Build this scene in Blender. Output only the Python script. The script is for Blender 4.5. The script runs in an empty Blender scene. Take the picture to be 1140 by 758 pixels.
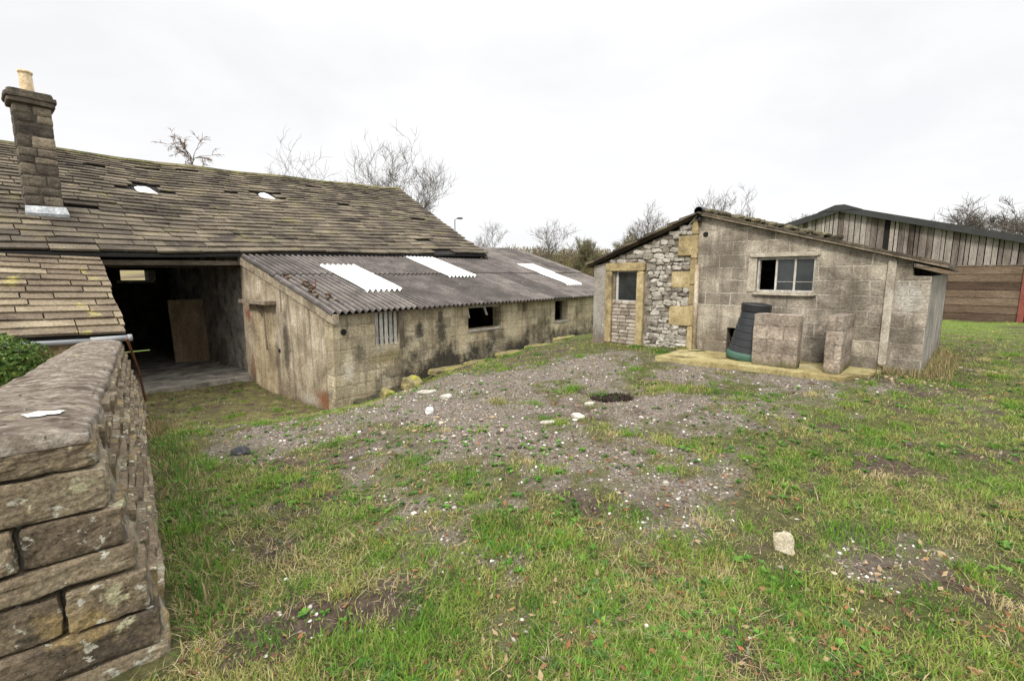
import bpy, math, random
import numpy as np
from mathutils import Vector
from mathutils.geometry import tessellate_polygon
random.seed(7)
rng = np.random.default_rng(11)
SC = bpy.context.scene
COL = SC.collection
rad = math.radians

# ------------------------------------------------------------------ noise
def _h(ix, iy, iz, s):
    n = (ix.astype(np.int64) * 374761393 + iy.astype(np.int64) * 668265263 + iz.astype(np.int64) * 2147483647 + s * 1274126177) & 0xffffffff
    n = ((n ^ (n >> 13)) * 1274126177) & 0xffffffff
    return ((n ^ (n >> 16)) & 0xffff) / 65535.0
def vn(x, y, z=None, s=0):
    x = np.asarray(x, float); y = np.asarray(y, float)
    z = np.zeros_like(x) if z is None else np.asarray(z, float)
    ix, iy, iz = np.floor(x), np.floor(y), np.floor(z)
    fx, fy, fz = x - ix, y - iy, z - iz
    fx = fx * fx * (3 - 2 * fx); fy = fy * fy * (3 - 2 * fy); fz = fz * fz * (3 - 2 * fz)
    r = 0
    for a in (0, 1):
        for b in (0, 1):
            for c in (0, 1):
                r = r + _h(ix + a, iy + b, iz + c, s) * (fx if a else 1 - fx) * (fy if b else 1 - fy) * (fz if c else 1 - fz)
    return r
def fbm(x, y, z=None, s=0, o=3):
    r = 0; a = .5; t = 0; k = 1.0
    x = np.asarray(x, float); y = np.asarray(y, float)
    for i in range(o):
        r = r + a * vn(x * k, y * k, None if z is None else np.asarray(z) * k, s + i * 17)
        t += a; a *= .5; k *= 2.03
    return r / t
def sstep(a, b, x):
    t = np.clip((x - a) / (b - a), 0, 1); return t * t * (3 - 2 * t)

# ------------------------------------------------------------------ node materials
def N(nt, typ, ins=None, **props):
    n = nt.nodes.new(typ)
    for k, v in props.items(): setattr(n, k, v)
    if ins:
        for k, v in ins.items():
            if hasattr(v, 'node'): nt.links.new(v, n.inputs[k])
            else: n.inputs[k].default_value = v
    return n
def c4(c): return (c[0], c[1], c[2], 1)
def mixc(nt, f, a, b, blend='MIX'):
    n = N(nt, 'ShaderNodeMix', None, data_type='RGBA', blend_type=blend)
    for i, v in ((0, f), (6, a), (7, b)):
        if hasattr(v, 'node'): nt.links.new(v, n.inputs[i])
        else: n.inputs[i].default_value = v if i == 0 else c4(v)
    return n.outputs[2]
def math_(nt, op, a, b=0.0):
    n = N(nt, 'ShaderNodeMath', None, operation=op)
    for i, v in ((0, a), (1, b)):
        if hasattr(v, 'node'): nt.links.new(v, n.inputs[i])
        else: n.inputs[i].default_value = v
    return n.outputs[0]
def ramp(nt, f, stops):
    n = N(nt, 'ShaderNodeValToRGB', {0: f})
    cr = n.color_ramp
    while len(cr.elements) < len(stops): cr.elements.new(.5)
    for e, (p, c) in zip(cr.elements, stops):
        e.position = p; e.color = c4(c) if hasattr(c, '__len__') else (c, c, c, 1)
    return n.outputs[0]
def noise(nt, vec, scale, detail=5, rough=.6, dist=0.0):
    return N(nt, 'ShaderNodeTexNoise', {'Vector': vec, 'Scale': scale, 'Detail': detail, 'Roughness': rough, 'Distortion': dist}).outputs[0]
def start(name):
    m = bpy.data.materials.new(name); m.use_nodes = True
    nt = m.node_tree; b = nt.nodes['Principled BSDF']
    return m, nt, b
def weathered(name, stops, scale=3.0, attr=.35, spots=(), brick=None, zstain=None, streak=None, bump=.5, bscale=30, rough=.92, vec=(1, 1, 1), fine=.5, spec=.2, con=2.2, marks=()):
    """stops: base colours over noise+attribute; spots: (colour, scale, threshold, width); brick: (w, h, mortar colour, size, strength);
    zstain: (z0, z1, colour, strength); streak: (colour, strength)"""
    m, nt, b = start(name)
    tc = N(nt, 'ShaderNodeTexCoord').outputs['Object']
    O = N(nt, 'ShaderNodeMapping', {'Vector': tc, 'Scale': vec}).outputs[0]
    f = noise(nt, O, scale, 6, .65, .3)
    f = math_(nt, 'ADD', math_(nt, 'MULTIPLY', math_(nt, 'SUBTRACT', f, .5), con), .5)
    if attr:
        a = N(nt, 'ShaderNodeAttribute', None, attribute_name='col').outputs['Fac']
        f = math_(nt, 'ADD', math_(nt, 'MULTIPLY', f, 1 - attr), math_(nt, 'MULTIPLY', a, attr))
    col = ramp(nt, f, stops)
    sep = N(nt, 'ShaderNodeSeparateXYZ', {0: tc})
    height = noise(nt, O, bscale, 8, .7)
    if brick:
        bw, bh, mc, ms, bst = brick
        xy = math_(nt, 'ADD', sep.outputs[0], sep.outputs[1])
        wob = math_(nt, 'MULTIPLY', math_(nt, 'SUBTRACT', noise(nt, tc, 6, 3), .5), .05)
        bv = N(nt, 'ShaderNodeCombineXYZ', {0: math_(nt, 'ADD', xy, wob), 1: math_(nt, 'ADD', sep.outputs[2], wob), 2: 0.0}).outputs[0]
        br = N(nt, 'ShaderNodeTexBrick', {'Vector': bv, 'Color1': (.0, .0, .0, 1), 'Color2': (1, 1, 1, 1), 'Mortar': (.5, .5, .5, 1), 'Scale': 1.0,
               'Mortar Size': ms, 'Mortar Smooth': .35, 'Bias': 0.0, 'Brick Width': bw, 'Row Height': bh})
        tone = ramp(nt, br.outputs[0], [(0, .66), (1, 1.22)])
        col = mixc(nt, .85, col, tone, 'MULTIPLY')
        mf = math_(nt, 'MULTIPLY', br.outputs[1], ramp(nt, noise(nt, tc, 2.3, 4), [(.38, 0.12), (.6, 1)]))
        col = mixc(nt, math_(nt, 'MULTIPLY', mf, bst), col, mc)
        height = math_(nt, 'SUBTRACT', height, math_(nt, 'MULTIPLY', br.outputs[1], .55))
    if zstain:
        z0, z1, zc, zs = zstain[:4]
        zz = N(nt, 'ShaderNodeMapRange', {0: sep.outputs[2], 1: z0, 2: z1, 3: 1.0, 4: 0.0}).outputs[0]
        k = math_(nt, 'ADD', zz, math_(nt, 'MULTIPLY', math_(nt, 'SUBTRACT', noise(nt, tc, 1.9, 6, .7), .5), 2.6))
        if len(zstain) > 4: k = math_(nt, 'ADD', k, N(nt, 'ShaderNodeMapRange', {0: sep.outputs[0], 1: zstain[4], 2: zstain[5], 3: -.55, 4: .12}).outputs[0])
        col = mixc(nt, math_(nt, 'MULTIPLY', ramp(nt, k, [(.36, 0), (.92, 1)]), zs), col, zc)
    if streak:
        sv = N(nt, 'ShaderNodeMapping', {'Vector': tc, 'Scale': (1, 1, .07)}).outputs[0]
        sf = ramp(nt, noise(nt, sv, 5.5, 5, .7), [(.5, 0), (.68, 1)])
        col = mixc(nt, math_(nt, 'MULTIPLY', sf, streak[1]), col, streak[0])
    for (cx, cy, cz_, rx, ry, rz_, mc_, ms_) in marks:      # worn, painted or darkened patches with a place of their own on the wall
        mv = N(nt, 'ShaderNodeVectorMath', {0: tc, 1: (cx, cy, cz_)}, operation='SUBTRACT').outputs[0]
        mv = N(nt, 'ShaderNodeVectorMath', {0: mv, 1: (1 / rx, 1 / ry, 1 / rz_)}, operation='MULTIPLY').outputs[0]
        ml = N(nt, 'ShaderNodeVectorMath', {0: mv}, operation='LENGTH').outputs['Value']
        mk = math_(nt, 'ADD', math_(nt, 'SUBTRACT', 1.0, ml), math_(nt, 'MULTIPLY', math_(nt, 'SUBTRACT', noise(nt, tc, 6.5, 6, .7), .5), 2.2))
        col = mixc(nt, math_(nt, 'MULTIPLY', ramp(nt, mk, [(.0, 0), (.62, 1)]), ms_), col, mc_)
    for i, (sc_, ss, th, wd) in enumerate(spots):
        ov = N(nt, 'ShaderNodeMapping', {'Vector': tc, 'Location': (i * 7.3 + 1, i * 3.1, i * 5.7)}).outputs[0]
        sf = ramp(nt, noise(nt, ov, ss, 5, .62, .2), [(th, 0), (min(th + wd, 1), 1)])
        col = mixc(nt, sf, col, sc_)
    g = ramp(nt, noise(nt, O, bscale * 1.3, 6, .75), [(.3, 1 - fine), (.7, 1 + fine)])
    col = mixc(nt, 1.0, col, g, 'MULTIPLY')
    nt.links.new(col, b.inputs['Base Color'])
    b.inputs['Roughness'].default_value = rough
    b.inputs['Specular IOR Level'].default_value = spec
    bp = N(nt, 'ShaderNodeBump', {'Strength': bump, 'Distance': .03, 'Height': height})
    nt.links.new(bp.outputs[0], b.inputs['Normal'])
    return m
def plain(name, c, rough=.6, metal=0.0, var=.25, scale=12, spec=.4):
    m, nt, b = start(name)
    tc = N(nt, 'ShaderNodeTexCoord').outputs['Object']
    g = ramp(nt, noise(nt, tc, scale, 5), [(.25, 1 - var), (.75, 1 + var)])
    nt.links.new(mixc(nt, 1.0, c, g, 'MULTIPLY'), b.inputs['Base Color'])
    b.inputs['Roughness'].default_value = rough; b.inputs['Metallic'].default_value = metal
    b.inputs['Specular IOR Level'].default_value = spec
    return m
def vcol(name, rough=.8, trans=0.0, var=0.0):
    m, nt, b = start(name)
    a = N(nt, 'ShaderNodeAttribute', None, attribute_name='col').outputs['Color']
    nt.links.new(a, b.inputs['Base Color']); b.inputs['Roughness'].default_value = rough
    b.inputs['Specular IOR Level'].default_value = .15
    if trans:
        t = N(nt, 'ShaderNodeBsdfTranslucent', {0: a})
        mx = N(nt, 'ShaderNodeMixShader', {0: trans, 1: b.outputs[0], 2: t.outputs[0]})
        nt.links.new(mx.outputs[0], nt.nodes['Material Output'].inputs[0])
    return m

# ------------------------------------------------------------------ mesh helpers
class MB:
    def __init__(s): s.v = []; s.f = []; s.c = []
    def add(s, vs, fs, c=.5):
        o = len(s.v); s.v.extend([tuple(map(float, p)) for p in vs])
        for f in fs: s.f.append(tuple(i + o for i in f)); s.c.append(c)
    def box(s, x0, x1, y0, y1, z0, z1, c=.5, top=None):
        vs = [(x0, y0, z0), (x1, y0, z0), (x1, y1, z0), (x0, y1, z0), (x0, y0, z1), (x1, y0, z1), (x1, y1, z1), (x0, y1, z1)]
        s.add(vs, [(0, 3, 2, 1), (4, 5, 6, 7), (0, 1, 5, 4), (1, 2, 6, 5), (2, 3, 7, 6), (3, 0, 4, 7)], c)
    def hexa(s, vs, c=.5):
        s.add(vs, [(0, 3, 2, 1), (4, 5, 6, 7), (0, 1, 5, 4), (1, 2, 6, 5), (2, 3, 7, 6), (3, 0, 4, 7)], c)
    def bar(s, a, b, w, h, c=.5, up=(0, 0, 1)):
        a = Vector(a); b = Vector(b); d = (b - a).normalized(); sd = d.cross(Vector(up))
        if sd.length < 1e-4: sd = d.cross(Vector((1, 0, 0)))
        sd.normalize(); u = sd.cross(d)
        vs = [p + sd * (x * w / 2) + u * (y * h / 2) for p in (a, b) for x, y in ((-1, -1), (1, -1), (1, 1), (-1, 1))]
        s.hexa(vs, c)
    def tube(s, pts, rs, n=6, c=.5, cap=True):
        rings = []; P = [Vector(p) for p in pts]; prev = None
        for i, p in enumerate(P):
            d = (P[min(i + 1, len(P) - 1)] - P[max(i - 1, 0)]).normalized()
            a = Vector((0, 0, 1)) if abs(d.z) < .9 else Vector((1, 0, 0))
            if prev is not None: a = prev
            x = (a - d * a.dot(d)).normalized(); y = d.cross(x); prev = x
            r = rs[i] if hasattr(rs, '__len__') else rs
            rings.append([p + (x * math.cos(k * 2 * math.pi / n) + y * math.sin(k * 2 * math.pi / n)) * r for k in range(n)])
        vs = [q for r in rings for q in r]; fs = []
        for i in range(len(P) - 1):
            for k in range(n):
                fs.append((i * n + k, i * n + (k + 1) % n, (i + 1) * n + (k + 1) % n, (i + 1) * n + k))
        if cap: fs.append(tuple(range(n - 1, -1, -1))); fs.append(tuple((len(P) - 1) * n + k for k in range(n)))
        s.add(vs, fs, c)
    def lathe(s, prof, n=28, c=.5, centre=(0, 0, 0)):
        vs = [(centre[0] + r * math.cos(k * 2 * math.pi / n), centre[1] + r * math.sin(k * 2 * math.pi / n), centre[2] + z) for r, z in prof for k in range(n)]
        fs = [(i * n + k, i * n + (k + 1) % n, (i + 1) * n + (k + 1) % n, (i + 1) * n + k) for i in range(len(prof) - 1) for k in range(n)]
        fs.append(tuple(range(n - 1, -1, -1))); fs.append(tuple((len(prof) - 1) * n + k for k in range(n)))
        s.add(vs, fs, c)
    def panel(s, outline, holes, m, depth, c=.5):
        """outline/holes: 2-D loops; m(a, b, d) -> point; front face at d=0, back at d=depth"""
        loops = [outline] + list(holes)
        tris = tessellate_polygon([[Vector((a, b, 0)) for a, b in l] for l in loops])
        flat = [p for l in loops for p in l]; n = len(flat)
        vs = [m(a, b, 0) for a, b in flat] + [m(a, b, depth) for a, b in flat]
        fs = [tuple(t) for t in tris] + [tuple(i + n for i in reversed(t)) for t in tris]
        k = 0
        for l in loops:
            L = len(l)
            for i in range(L): fs.append((k + i, k + (i + 1) % L, n + k + (i + 1) % L, n + k + i))
            k += L
        s.add(vs, fs, c)
    def build(s, name, mat, parent=None, smooth=False, recalc=True):
        me = bpy.data.meshes.new(name); me.from_pydata(s.v, [], s.f); me.validate()
        if recalc:
            import bmesh
            bm = bmesh.new(); bm.from_mesh(me); bmesh.ops.recalc_face_normals(bm, faces=bm.faces[:]); bm.to_mesh(me); bm.free()
        at = me.attributes.new('col', 'FLOAT_COLOR', 'FACE')
        cc = np.ones((len(me.polygons), 4), np.float32)
        src = s.c[:len(me.polygons)]
        arr = np.array([(x, x, x) if not hasattr(x, '__len__') else x[:3] for x in src], np.float32)
        cc[:len(arr), :3] = arr
        at.data.foreach_set('color', cc.ravel())
        if smooth: me.shade_smooth()
        me.materials.append(mat)
        o = bpy.data.objects.new(name, me); COL.objects.link(o)
        if parent is not None: o.parent = parent
        return o
def tag(o, label=None, cat=None, group=None, kind=None):
    if label: o['label'] = label
    if cat: o['category'] = cat
    if group: o['group'] = group
    if kind: o['kind'] = kind
    return o
def empty(name, loc, rz=0, label=None, cat=None, group=None):
    o = bpy.data.objects.new(name, None); o.location = loc; o.rotation_euler.z = rz; COL.objects.link(o)
    o.empty_display_size = .2
    return tag(o, label, cat, group)
def np_mesh(name, verts, loops, starts, totals, cols, mat, smooth=False, parent=None):
    me = bpy.data.meshes.new(name)
    me.vertices.add(len(verts)); me.vertices.foreach_set('co', np.asarray(verts, np.float32).ravel())
    me.loops.add(len(loops)); me.loops.foreach_set('vertex_index', np.asarray(loops, np.int32))
    me.polygons.add(len(starts)); me.polygons.foreach_set('loop_start', np.asarray(starts, np.int32))
    me.polygons.foreach_set('loop_total', np.asarray(totals, np.int32))
    me.update(calc_edges=True)
    if cols is not None:
        at = me.attributes.new('col', 'FLOAT_COLOR', 'POINT')
        cc = np.ones((len(verts), 4), np.float32); cc[:, :3] = cols
        at.data.foreach_set('color', cc.ravel())
    if smooth: me.shade_smooth()
    me.materials.append(mat)
    o = bpy.data.objects.new(name, me); COL.objects.link(o)
    if parent is not None: o.parent = parent
    return o

# rounded stone template
def cube_grid(n):
    idx = {}; V = []; F = []
    def vid(p):
        k = tuple(round(x, 5) for x in p)
        if k not in idx: idx[k] = len(V); V.append(k)
        return idx[k]
    for ax in range(3):
        for sg in (-1, 1):
            for i in range(n):
                for j in range(n):
                    q = []
                    for a, b in ((0, 0), (1, 0), (1, 1), (0, 1)):
                        p = [0, 0, 0]; p[ax] = sg; p[(ax + 1) % 3] = -1 + 2 * (i + a) / n; p[(ax + 2) % 3] = -1 + 2 * (j + b) / n
                        q.append(vid(p))
                    F.append(tuple(q) if sg > 0 else tuple(reversed(q)))
    return np.array(V, float), F
TPL = {n: cube_grid(n) for n in (2, 3, 4, 6, 9)}
def stone(mb, cen, half, n=4, p=7.0, jit=.04, seed=0, c=.5, rot=None, fr=2.2):
    V, F = TPL[n]
    q = np.sign(V) * np.abs(V) ** .85
    L = (np.abs(q) ** p).sum(1) ** (1 / p); q = q / L[:, None]
    w = q * np.array(half)
    s = min(half) * 2
    d = np.stack([fbm(w[:, 0] * fr / s + seed * 3.7, w[:, 1] * fr / s + k * 11, w[:, 2] * fr / s + seed, seed + k * 5, 3) - .5 for k in range(3)], 1)
    w = w + d * 2 * jit
    if rot is not None: w = w @ np.array(rot).T
    mb.add(w + np.array(cen), F, c)
def rotm(rx, ry, rz):
    from mathutils import Euler
    return np.array(Euler((rx, ry, rz)).to_matrix())

# ------------------------------------------------------------------ camera and light
F_, PITCH, H = 510.0, 7.87, 1.65
cam = bpy.data.cameras.new('camera'); co = bpy.data.objects.new('camera', cam); COL.objects.link(co)
cam.sensor_width = 36; cam.lens = F_ / 1140 * 36; cam.clip_end = 2000; cam.clip_start = .05
co.location = (0, 0, H); co.rotation_euler = (rad(90 - PITCH), 0, 0); SC.camera = co
def px_at(px, Y): return (px - 570) / F_ * Y * 1.0

SUN_EL, SUN_AZ = 42, 205      # azimuth clockwise from +Y
world = bpy.data.worlds.new('World'); SC.world = world; world.use_nodes = True
wt = world.node_tree; bg = wt.nodes['Background']
sky = N(wt, 'ShaderNodeTexSky', None, sky_type='NISHITA', sun_disc=False, sun_elevation=rad(SUN_EL), sun_rotation=rad(SUN_AZ))
wc = N(wt, 'ShaderNodeTexCoord').outputs['Generated']
wm = N(wt, 'ShaderNodeMapping', {'Vector': wc, 'Scale': (1, 1, 2.6)}).outputs[0]
cl = ramp(wt, noise(wt, wm, 2.2, 6, .55, .4), [(.32, (.89, .89, .905)), (.62, (1.0, 1.0, 1.0))])
el_ = N(wt, 'ShaderNodeSeparateXYZ', {0: wc}).outputs[2]      # an overcast sky is brightest overhead
gain = N(wt, 'ShaderNodeMapRange', {0: el_, 1: .36, 2: .95, 3: 7.7, 4: 25.5}, interpolation_type='SMOOTHERSTEP').outputs[0]
cl = mixc(wt, 1.0, cl, N(wt, 'ShaderNodeCombineXYZ', {0: gain, 1: gain, 2: gain}).outputs[0], 'MULTIPLY')
bw = N(wt, 'ShaderNodeHueSaturation', {'Saturation': .25, 'Color': sky.outputs[0]}).outputs[0]
wt.links.new(mixc(wt, .88, bw, cl), bg.inputs[0]); bg.inputs[1].default_value = .072
sl = bpy.data.lights.new('sun', 'SUN'); sl.energy = 1.5; sl.angle = rad(12); sl.color = (1, .93, .82)
so = bpy.data.objects.new('sun', sl); COL.objects.link(so)
az = rad(SUN_AZ); dvec = Vector((math.sin(az) * math.cos(rad(SUN_EL)), math.cos(az) * math.cos(rad(SUN_EL)), math.sin(rad(SUN_EL))))
so.rotation_euler = dvec.to_track_quat('Z', 'Y').to_euler()
SC.view_settings.view_transform = 'Standard'; SC.view_settings.look = 'None'
SC.view_settings.exposure = .97; SC.view_settings.gamma = 1
SC.cycles.max_bounces = 6; SC.cycles.diffuse_bounces = 4; SC.cycles.transparent_max_bounces = 6
SC.cycles.use_denoising = True

# ------------------------------------------------------------------ frames
UB = (math.sin(rad(40)), math.cos(rad(40))); VB = (-UB[1], UB[0]); B0 = (-3.39, 8.6)
def bw_(s, t): return (B0[0] + s * UB[0] + t * VB[0], B0[1] + s * UB[1] + t * VB[1])
US = (math.sin(rad(45)), math.cos(rad(45))); VS = (-US[1], US[0]); S0 = (5.9, 6.5)
def sw_(x, y): return (S0[0] + x * US[0] + y * VS[0], S0[1] + x * US[1] + y * VS[1])

# ------------------------------------------------------------------ ground
ctrl = [(0, 0, 0), (-1.4, 1.6, -.03), (2.2, 1.8, .02), (0, 4.7, 0), (1.3, 5.9, .05), (1.65, 2.6, 0), (4.6, 4, .1), (-3.2, 4.2, -.12), (-2.9, 5.4, -.16), (-1.5, 6.6, -.12),
        (-4.5, 5.2, -.22), (-5.3, 6.3, -.4), (-1.2, 8.0, -.12), (.2, 8.5, .0), (1.2, 8.8, .12), (0, -6, -.1), (-6, -3, -.1), (7, -2, .1),
        (4.3, 7.6, .23), (2.9, 8.2, .2), (5.3, 6.5, .22), (6.6, 6.2, .22), (1.7, 9.7, .17), (8, 8, .1), (9, 4, .15), (9.5, 11, .05), (13, 12, 0), (13, 18, -.1), (18, 18, -.1), (22, 26, -.3),
        (6, 14, .1), (20, 6, 0), (4.8, 8.5, .24), (7.4, 9.6, .2)]
for s, t, z in ((0, -.12, -.88), (1.3, -.15, -.82), (2.9, -.12, -.6), (5, -.12, -.6), (7, -.15, -.55), (9.5, -.1, -.5), (12.6, -.2, -.3), (2.3, -.62, -.39), (3, -.68, -.34), (5, -.75, -.22), (7, -.85, -.05),
                (.2, -1.0, -.62), (.9, -1.15, -.5), (-.3, .2, -.93), (-.3, 3, -.98), (-1.5, 1.5, -.88), (-2.5, 3, -.85), (-1.5, 3.8, -.86), (-.3, 4.2, -.9), (-2.4, 4.2, -.86), (-1.6, -.4, -.75), (-2.8, .4, -.72),
                (0, 10, -1.1), (6, 5, -1.0), (10, 5, -.9), (10, 14, -.8), (-5, 8, -1.2), (-6, 16, -1), (4, 18, -1)):
    x, y = bw_(s, t); ctrl.append((x, y, z))
CT = np.array(ctrl)
D = np.hypot(CT[:, None, 0] - CT[None, :, 0], CT[:, None, 1] - CT[None, :, 1])
Wt = np.linalg.solve(np.block([[-D + np.eye(len(CT)) * -.02, np.ones((len(CT), 1))], [np.ones((1, len(CT))), np.zeros((1, 1))]]), np.append(CT[:, 2], 0))
def gz(x, y):
    x = np.asarray(x, float); y = np.asarray(y, float); sh = x.shape
    xf, yf = x.ravel(), y.ravel(); out = np.empty(len(xf))
    for i in range(0, len(xf), 60000):
        a, b = xf[i:i + 60000], yf[i:i + 60000]
        d = np.hypot(a[:, None] - CT[None, :, 0], b[:, None] - CT[None, :, 1])
        z = -d @ Wt[:-1] + Wt[-1]
        r = np.hypot(a - 3, b - 8); far = sstep(18, 34, r)
        hill = -.6 + sstep(35, 150, b) * 6.5 * (1 - .35 * sstep(20, 90, a)) + (fbm(a / 30, b / 30, None, 3) - .5) * 1.2
        z = np.clip(z, -1.4, 1.0) * (1 - far) + hill * far
        z = z + (fbm(a * 1.1, b * 1.1, None, 5) - .5) * .09 + (fbm(a * 5, b * 5, None, 9) - .5) * .05
        out[i:i + 60000] = z
    return out.reshape(sh)
def in_building(x, y):
    s = (x - B0[0]) * UB[0] + (y - B0[1]) * UB[1]; t = (x - B0[0]) * VB[0] + (y - B0[1]) * VB[1]
    a = (x - S0[0]) * US[0] + (y - S0[1]) * US[1]; b = (x - S0[0]) * VS[0] + (y - S0[1]) * VS[1]
    lean = (s > -.02) & (t > -.02); barn = (t > 4.0); shed = (a > -.02) & (b > -.02) & (a < 5.6) & (b < 5.75)
    apron = (a > -1.2) & (a <= 0) & (b > .6) & (b < 3.4)
    wx = (x + 1.71) * -.64 + (y - 1.8) * .768; wy = (x + 1.71) * -.768 + (y - 1.8) * -.64
    wall = (wy > -.2) & (wx > -.15)
    fb = ((x - 15.7) * US[0] + (y - 22) * US[1] > -.1)
    return lean | barn | shed | apron | wall | fb
GB = [(2.3, 4.6, .9, .5), (1.5, 3.6, .6, .5), (-1.0, 5.2, .8, .55), (-2.7, 5.3, 1.1, .68), (-2.0, 7.1, .7, .6), (2.5, 5.6, 1.3, .62), (4.3, 6.3, 1.0, .7), (.3, 6.0, 2.6, .6), (.5, 4.1, 1.9, .54), (-1.3, 4.6, .9, .5), (-2.0, 5.7, 1.0, .8), (-.9, 6.2, 1.5, 1.0), (.1, 5.3, 1.5, .9), (.6, 7.2, 1.5, .75), (1.6, 7.9, 1.1, 1.0), (2.9, 7.0, 1.0, 1.0), (3.9, 6.2, .8, .85), (1.2, 4.1, .8, .7), (.75, 3.3, .7, .62), (-.2, 4.2, .7, .55),
      (4.9, 6.0, .5, .6), (-3.0, 5.2, .5, .7), (1.9, 2.35, .3, .35), (1.55, 5.2, 1.0, .75), (-1.5, 7.6, .8, .6)]
def gravel_mask(x, y):
    g = np.zeros_like(x)
    for cx, cy, r, a in GB: g = np.maximum(g, a * np.exp(-((x - cx) ** 2 + (y - cy) ** 2) / (r * r)))
    n = fbm(x * 1.6 + 7, y * 1.6, None, 21, 4); n2 = fbm(x * 5.5, y * 5.5, None, 31, 4); n3 = fbm(x * 19, y * 19, None, 33, 2)
    return np.clip(g * .98 + (n - .5) * 1.15 + (n2 - .5) * 1.2 * (.3 + g) + (n3 - .5) * .7 * (.3 + g), 0, 1)
def soil_mask(x, y):
    n = fbm(x * 1.9 + 3, y * 1.9 + 9, None, 41, 4); n2 = fbm(x * 7, y * 7, None, 43, 2)
    near = np.exp(-((x + .75) ** 2 + (y - 2.1) ** 2) / .10) * .26 + np.exp(-((x - 2.1) ** 2 + (y - 2.35) ** 2) / .08) * .16 + np.exp(-((x + 1.1) ** 2 + (y - 1.75) ** 2) / .06) * .28
    return sstep(.60, .76, n + (n2 - .5) * .45 + near)
def yard_mask(x, y):
    s = (x - B0[0]) * UB[0] + (y - B0[1]) * UB[1]; t = (x - B0[0]) * VB[0] + (y - B0[1]) * VB[1]
    return sstep(-.9, .4, t) * (s < .3) * (t < 4.4)

def axis(core0, core1, d, far0, far1, k=1.16):
    a = list(np.arange(core0, core1 + 1e-6, d)); st = d
    while a[-1] < far1: st *= k; a.append(a[-1] + st)
    st = d
    while a[0] > far0: st *= k; a.insert(0, a[0] - st)
    return np.array(a)
gx = axis(-6.5, 9.5, .06, -260, 260); gy = axis(1.0, 11.5, .06, -30, 420)
GX, GY = np.meshgrid(gx, gy); GZ = gz(GX, GY)
nx, ny = len(gx), len(gy)
I = np.arange(nx * ny).reshape(ny, nx)
q = np.stack([I[:-1, :-1], I[:-1, 1:], I[1:, 1:], I[1:, :-1]], -1).reshape(-1, 4)
gm = gravel_mask(GX.ravel(), GY.ravel()); sm = soil_mask(GX.ravel(), GY.ravel()); ym = yard_mask(GX.ravel(), GY.ravel())
m, nt, b = start('ground earth')
tc = N(nt, 'ShaderNodeTexCoord').outputs['Object']
at = N(nt, 'ShaderNodeAttribute', None, attribute_name='col'); sp = N(nt, 'ShaderNodeSeparateColor', {0: at.outputs['Color']})
grav = ramp(nt, noise(nt, tc, 38, 8, .8), [(.34, (.036, .027, .02)), (.46, (.122, .10, .082)), (.58, (.228, .198, .165)), (.7, (.50, .46, .40))])
thatch = ramp(nt, noise(nt, tc, 14, 8, .75), [(.3, (.035, .034, .016)), (.5, (.07, .072, .028)), (.72, (.16, .14, .065))])
farg = ramp(nt, noise(nt, tc, .5, 6, .6), [(.3, (.11, .18, .03)), (.55, (.16, .235, .045)), (.75, (.23, .26, .07))])
soil = ramp(nt, noise(nt, tc, 20, 8, .75), [(.3, (.028, .02, .014)), (.5, (.068, .05, .037)), (.75, (.15, .12, .09))])
yard = ramp(nt, noise(nt, tc, 5, 8, .7), [(.32, (.04, .032, .022)), (.45, (.11, .085, .055)), (.55, (.13, .13, .04)), (.68, (.25, .21, .13))])
cd = N(nt, 'ShaderNodeSeparateXYZ', {0: tc})
fy = N(nt, 'ShaderNodeMapRange', {0: cd.outputs[1], 1: 11.0, 2: 20.0}).outputs[0]
hf = N(nt, 'ShaderNodeMapRange', {0: cd.outputs[1], 1: 40.0, 2: 60.0}).outputs[0]
farg = mixc(nt, hf, farg, ramp(nt, noise(nt, tc, .12, 5), [(.35, (.17, .16, .06)), (.6, (.24, .19, .10))]))
c = mixc(nt, fy, thatch, farg)
c = mixc(nt, sp.outputs[1], c, soil); c = mixc(nt, ramp(nt, sp.outputs[0], [(.25, 0), (.75, 1)]), c, grav); c = mixc(nt, sp.outputs[2], c, yard)
nt.links.new(c, b.inputs['Base Color']); b.inputs['Roughness'].default_value = .95; b.inputs['Specular IOR Level'].default_value = .15
hgt = math_(nt, 'ADD', noise(nt, tc, 26, 8, .75), math_(nt, 'MULTIPLY', N(nt, 'ShaderNodeTexVoronoi', {'Vector': tc, 'Scale': 45.0}).outputs[0], .5))
nt.links.new(N(nt, 'ShaderNodeBump', {'Strength': .8, 'Distance': .03, 'Height': hgt}).outputs[0], b.inputs['Normal'])
ground = np_mesh('ground', np.stack([GX.ravel(), GY.ravel(), GZ.ravel()], 1), q.ravel(), np.arange(len(q)) * 4, np.full(len(q), 4), np.stack([gm, sm, ym], 1), m, smooth=True)
tag(ground, kind='structure')

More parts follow.
